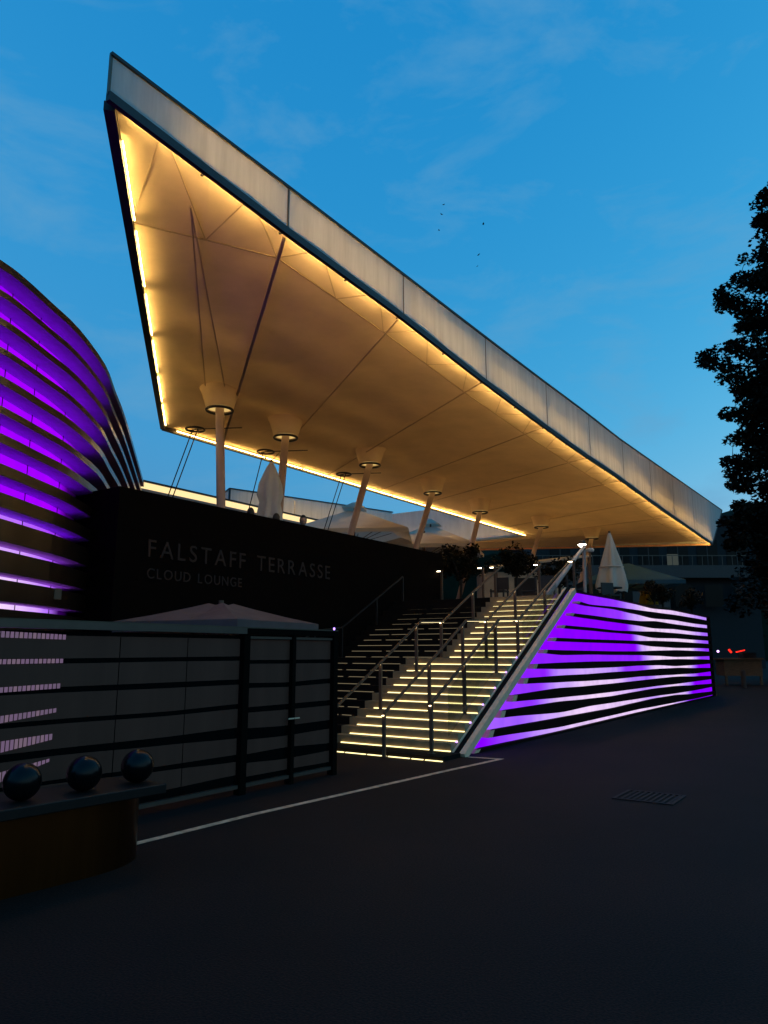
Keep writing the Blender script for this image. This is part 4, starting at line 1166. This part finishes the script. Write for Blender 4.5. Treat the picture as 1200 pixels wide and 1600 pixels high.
# small glowing tiles imitating violet reflections in the glass, left end
TI = [((-7.9,1.785,1.85),(-6.62,1.762,1.808)),((-7.9,1.536,1.583),(-6.63,1.543,1.583)),((-7.9,1.275,1.32),(-6.64,1.31,1.355)),((-7.9,.95,1.045),(-6.66,1.093,1.13)),((-7.9,.68,.84),(-6.68,.849,.901)),((-7.9,.33,.51),(-6.69,.655,.681))]
tile_mats = []
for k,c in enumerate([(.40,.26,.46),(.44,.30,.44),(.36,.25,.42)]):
    M['tile%d' % k] = glow('reflection_tile_%d' % k, c, .36); tile_mats.append('tile%d' % k)
rr = random.Random(9)
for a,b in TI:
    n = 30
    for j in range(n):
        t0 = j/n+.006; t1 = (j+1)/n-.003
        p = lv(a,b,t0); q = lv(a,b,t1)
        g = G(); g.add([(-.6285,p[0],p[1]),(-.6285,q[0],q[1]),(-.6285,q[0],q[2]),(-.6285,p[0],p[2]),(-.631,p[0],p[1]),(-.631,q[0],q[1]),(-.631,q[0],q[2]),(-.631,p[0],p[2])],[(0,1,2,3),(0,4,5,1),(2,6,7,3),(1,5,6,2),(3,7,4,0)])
        build('reflection_tile', g, rr.choice(tile_mats), scr)
tag(build('marker_lamp', G().lathe([(0,1.985),(.012,1.98),(.015,1.965),(.01,1.946)],8,(-.62,-2.5)), 'dot_violet'), 'tiny violet lamp on the end post of the glass screen', 'lamp')

# ------------------------------------------------------------------ plinth with three stone balls
pl = thing('stone_bench', 'black slab bench on a rounded bronze plinth in the left foreground', 'bench', (.55,-8.0,0))
A = Vector((1.02,-6.70)); Bv = Vector((.84,-9.6)); d = (Bv-A).normalized(); nrm = Vector((d.y,-d.x))
if nrm.x > 0: nrm = -nrm
def sp(t,o): p = A + d*t + nrm*o; return (p.x,p.y)
bm_poly = [sp(0,0),sp(2.9,0),sp(2.9,.62),sp(0,.62)]
g = G(); g.prism(bm_poly,.545,.62); sl = build('slab', g, 'slab', pl)
mod = sl.modifiers.new('bev','BEVEL'); mod.width = .008; mod.segments = 2
prof = []
for k in range(9):
    a = math.pi*.5*k/8; prof.append(sp(.42-.30*math.sin(a)-.0+.0, .04+.24-.24*math.cos(a) if False else .30-.26*math.cos(a)))
poly = [sp(2.8,.20)] + [sp(.52-.62*math.sin(math.pi*.5*k/16), .58-.38*math.cos(math.pi*.5*k/16)) for k in range(17)] + [sp(2.8,.58)]
g = G(); m = len(poly)          # wall and lid keep separate vertices so the curve shades smoothly
g.add([(x,y,0.0) for x,y in poly]+[(x,y,.544) for x,y in poly], [(i,i+1,m+i+1,m+i) for i in range(m-1)])
g.add([(x,y,.544) for x,y in poly], [tuple(range(m))])
pd = build('plinth', g, 'brass', pl, fix=False)
pd.data.polygons.foreach_set('use_smooth', [len(p.vertices) == 4 for p in pd.data.polygons])
build('joint', G().box(*sorted((sp(1.0,.034)[0]-.004,sp(1.0,.034)[0]+.004)),sp(1.0,.03)[1]-.004,sp(1.0,.03)[1]+.004,.55,.615), 'alu', pl)
for t,lab in ((.13,'polished black stone ball nearest the screen door, at the bench end'),(.59,'polished black stone ball in the middle of the three on the bench'),(1.06,'polished black stone ball nearest the left edge of the picture')):
    p = sp(t,.22); rb = .128
    bm = bmesh.new(); bmesh.ops.create_uvsphere(bm,u_segments=32,v_segments=20,radius=rb)
    me = bpy.data.meshes.new('stone_ball'); bm.to_mesh(me); bm.free()
    me.polygons.foreach_set('use_smooth',[True]*len(me.polygons)); me.materials.append(M['sphere'])
    o = link(bpy.data.objects.new('stone_ball', me)); o.location = (p[0],p[1],.62+rb); tag(o, lab, 'stone ball', 'stone balls on the bench')

# ------------------------------------------------------------------ drain grate, far flats, kiosk, distant lights
gr = thing('drain_grate', 'rusty drain grate set in the dark asphalt on the right', 'drain', (3.35,-1.7,0))
g = G()
for x0,x1,y0,y1 in ((3.05,3.72,-2.02,-1.98),(3.05,3.72,-1.42,-1.38),(3.05,3.09,-1.98,-1.42),(3.68,3.72,-1.98,-1.42)): g.box(x0,x1,y0,y1,.003,.012)
build('frame', g, 'iron', gr)
for k in range(9):
    x = 3.13+k*.064
    build('bar', G().box(x,x+.03,-1.98,-1.42,.003,.010), 'iron', gr)

fb = thing('apartment_block', 'dark flats with balconies under the far end of the canopy', 'building', (-12,68,0))
ca2 = math.cos(R(34.4)); sa2 = math.sin(R(34.4))
def bw2(x,y): return (-12.6+x*ca2-y*sa2, 67.4+x*sa2+y*ca2)
g = G(); g.prism([bw2(-14,0),bw2(9,0),bw2(9,10),bw2(-14,10)],0,15.5); build('wall', g, 'bdark', fb)
g = G(); g.prism([bw2(-14,-1.2),bw2(9,-1.2),bw2(9,-.01),bw2(-14,-.01)],8.9,10.15); build('balcony_front', g, 'bwhite', fb)
g = G(); g.prism([bw2(-14,-1.15),bw2(-.5,-1.15),bw2(-.5,-.01),bw2(-14,-.01)],5.6,8.88); build('lower_wall', g, 'bwhite', fb)
for x in range(-12,9,3):
    w = build('window', G().prism([bw2(x,-.06),bw2(x+2.1,-.06),bw2(x+2.1,-.005),bw2(x,-.005)],10.3,12.9), 'bglass', fb)
    build('mullion', G().prism([bw2(x+1.0,-.10),bw2(x+1.08,-.10),bw2(x+1.08,-.061),bw2(x+1.0,-.061)],10.3,12.9), 'bwhite', w)
    w = build('window', G().prism([bw2(x,-1.21),bw2(x+1.8,-1.21),bw2(x+1.8,-1.16),bw2(x,-1.16)],6.0,8.2), 'bglass', fb)
for x in range(-14,9):
    build('railing_post', G().prism([bw2(x,-1.15),bw2(x+.05,-1.15),bw2(x+.05,-1.1),bw2(x,-1.1)],10.15,11.1), 'alu', fb)
build('railing_bar', G().prism([bw2(-14,-1.16),bw2(9,-1.16),bw2(9,-1.09),bw2(-14,-1.09)],11.1,11.16), 'alu', fb)
build('lit_window', G().prism([bw2(-.4,-.9),bw2(.7,-.9),bw2(.7,-.85),bw2(-.4,-.85)],10.2,11.3), 'lit_window', fb)

ki = thing('wooden_kiosk', 'small wooden kiosk beyond the right end of the slat wall', 'kiosk', (-.8,30.6,0))
def kw(x,y): return (-.85+x*ca2-y*sa2, 30.6+x*sa2+y*ca2)
build('counter', G().prism([kw(-.7,0),kw(1.2,0),kw(1.2,1),kw(-.7,1)],.45,1.25), 'wood', ki)
build('counter_top', G().prism([kw(-.8,-.1),kw(1.3,-.1),kw(1.3,1.1),kw(-.8,1.1)],1.252,1.32), 'wood', ki)
for x in (-.65,.2,1.1): build('leg', G().prism([kw(x,.05),kw(x+.1,.05),kw(x+.1,.15),kw(x,.15)],0,.448), 'wood', ki)
build('crate', G().prism([kw(.4,.2),kw(1.05,.2),kw(1.05,.8),kw(.4,.8)],1.322,1.6), 'bdark', ki)
tag(build('red_lamp', G().tube([kw(-.45,-.1)+(1.75,),kw(-.33,-.1)+(1.6,)],.05,8),'red'),'short slanting red lamp beside the kiosk counter','lamp','red lamps by the kiosk')
tag(build('red_lamp', G().tube([kw(-.1,-.1)+(1.62,),kw(.35,-.1)+(1.72,)],.025,8),'red'),'long thin red lamp above the kiosk counter','lamp','red lamps by the kiosk')
tag(build('mauve_lamp', G().lathe([(0,.06),(.05,.04),(.06,0),(.04,-.05),(0,-.06)],10),'mauve'),'small mauve lamp at the right end of the slat wall','lamp').location = (*kw(-1.0,-.1),1.66)
tag(build('white_lamp', G().lathe([(0,.03),(.03,.02),(.035,0),(.02,-.03),(0,-.035)],10),'lamp_white'),'tiny white lamp at the far right edge','lamp').location = (*kw(1.7,-.1),1.55)
tag(build('bollard', G().lathe([(0,0),(.11,0),(.11,.72),(.09,.80),(0,.82)],14,(-.15,27.4)),'bwhite'),'pale stubby bollard in front of the wooden kiosk','bollard')

# birds over the roof
for k,(p,lab) in enumerate(zip([(-23.58,41.69,40.96),(-23.74,41.58,40.01),(-20.69,43.67,39.07),(-21.08,43.4,36.09),(-21.19,43.32,34.98),(-23.94,41.44,38.44)],
    ['topmost of the tiny dark birds above the roof','bird just below the topmost one','bird furthest right above the roof','bird second from the bottom above the roof','lowest of the tiny dark birds above the roof','bird furthest left above the roof'])):
    g = G(); v = Vector(p); L_ = .22
    g.add([(-.05,-.16,0),(.05,-.16,0),(.03,.14,.02),(-.03,.14,.02),(-.30,-.03,.09),(.30,-.03,.09),(0,0,.05),(0,0,-.04)],[(0,1,7),(1,2,7),(2,3,7),(3,0,7),(0,1,6),(2,3,6),(6,0,4),(6,4,3),(6,1,5),(6,5,2)])
    o = build('bird', g, 'hair'); o.location = p; o.scale = (.55,.55,.55); o.rotation_euler = (0,.2*k,k*1.1); tag(o, lab, 'bird', 'birds in the evening sky')

# leaf litter on the asphalt
rr = random.Random(2)
src = None
for k in range(14):
    x = rr.uniform(.9,6.5); y = rr.uniform(-8.0,1.0)
    if src is None:
        src = build('fallen_leaf', G().add([(-.035,0,.003),(0,-.02,.010),(.04,0,.004),(0,.022,.009),(0,0,.002)],[(0,1,4),(1,2,4),(2,3,4),(3,0,4)]), 'bark', fix=False); o = src
    else: o = link(bpy.data.objects.new('fallen_leaf', src.data))
    o.location = (x,y,.002); o.rotation_euler = (0,0,rr.uniform(0,6)); s = rr.uniform(.25,.6); o.scale = (s,s,s)
    tag(o, 'small dry leaf lying on the dark asphalt', 'leaf', 'fallen leaves on the asphalt')
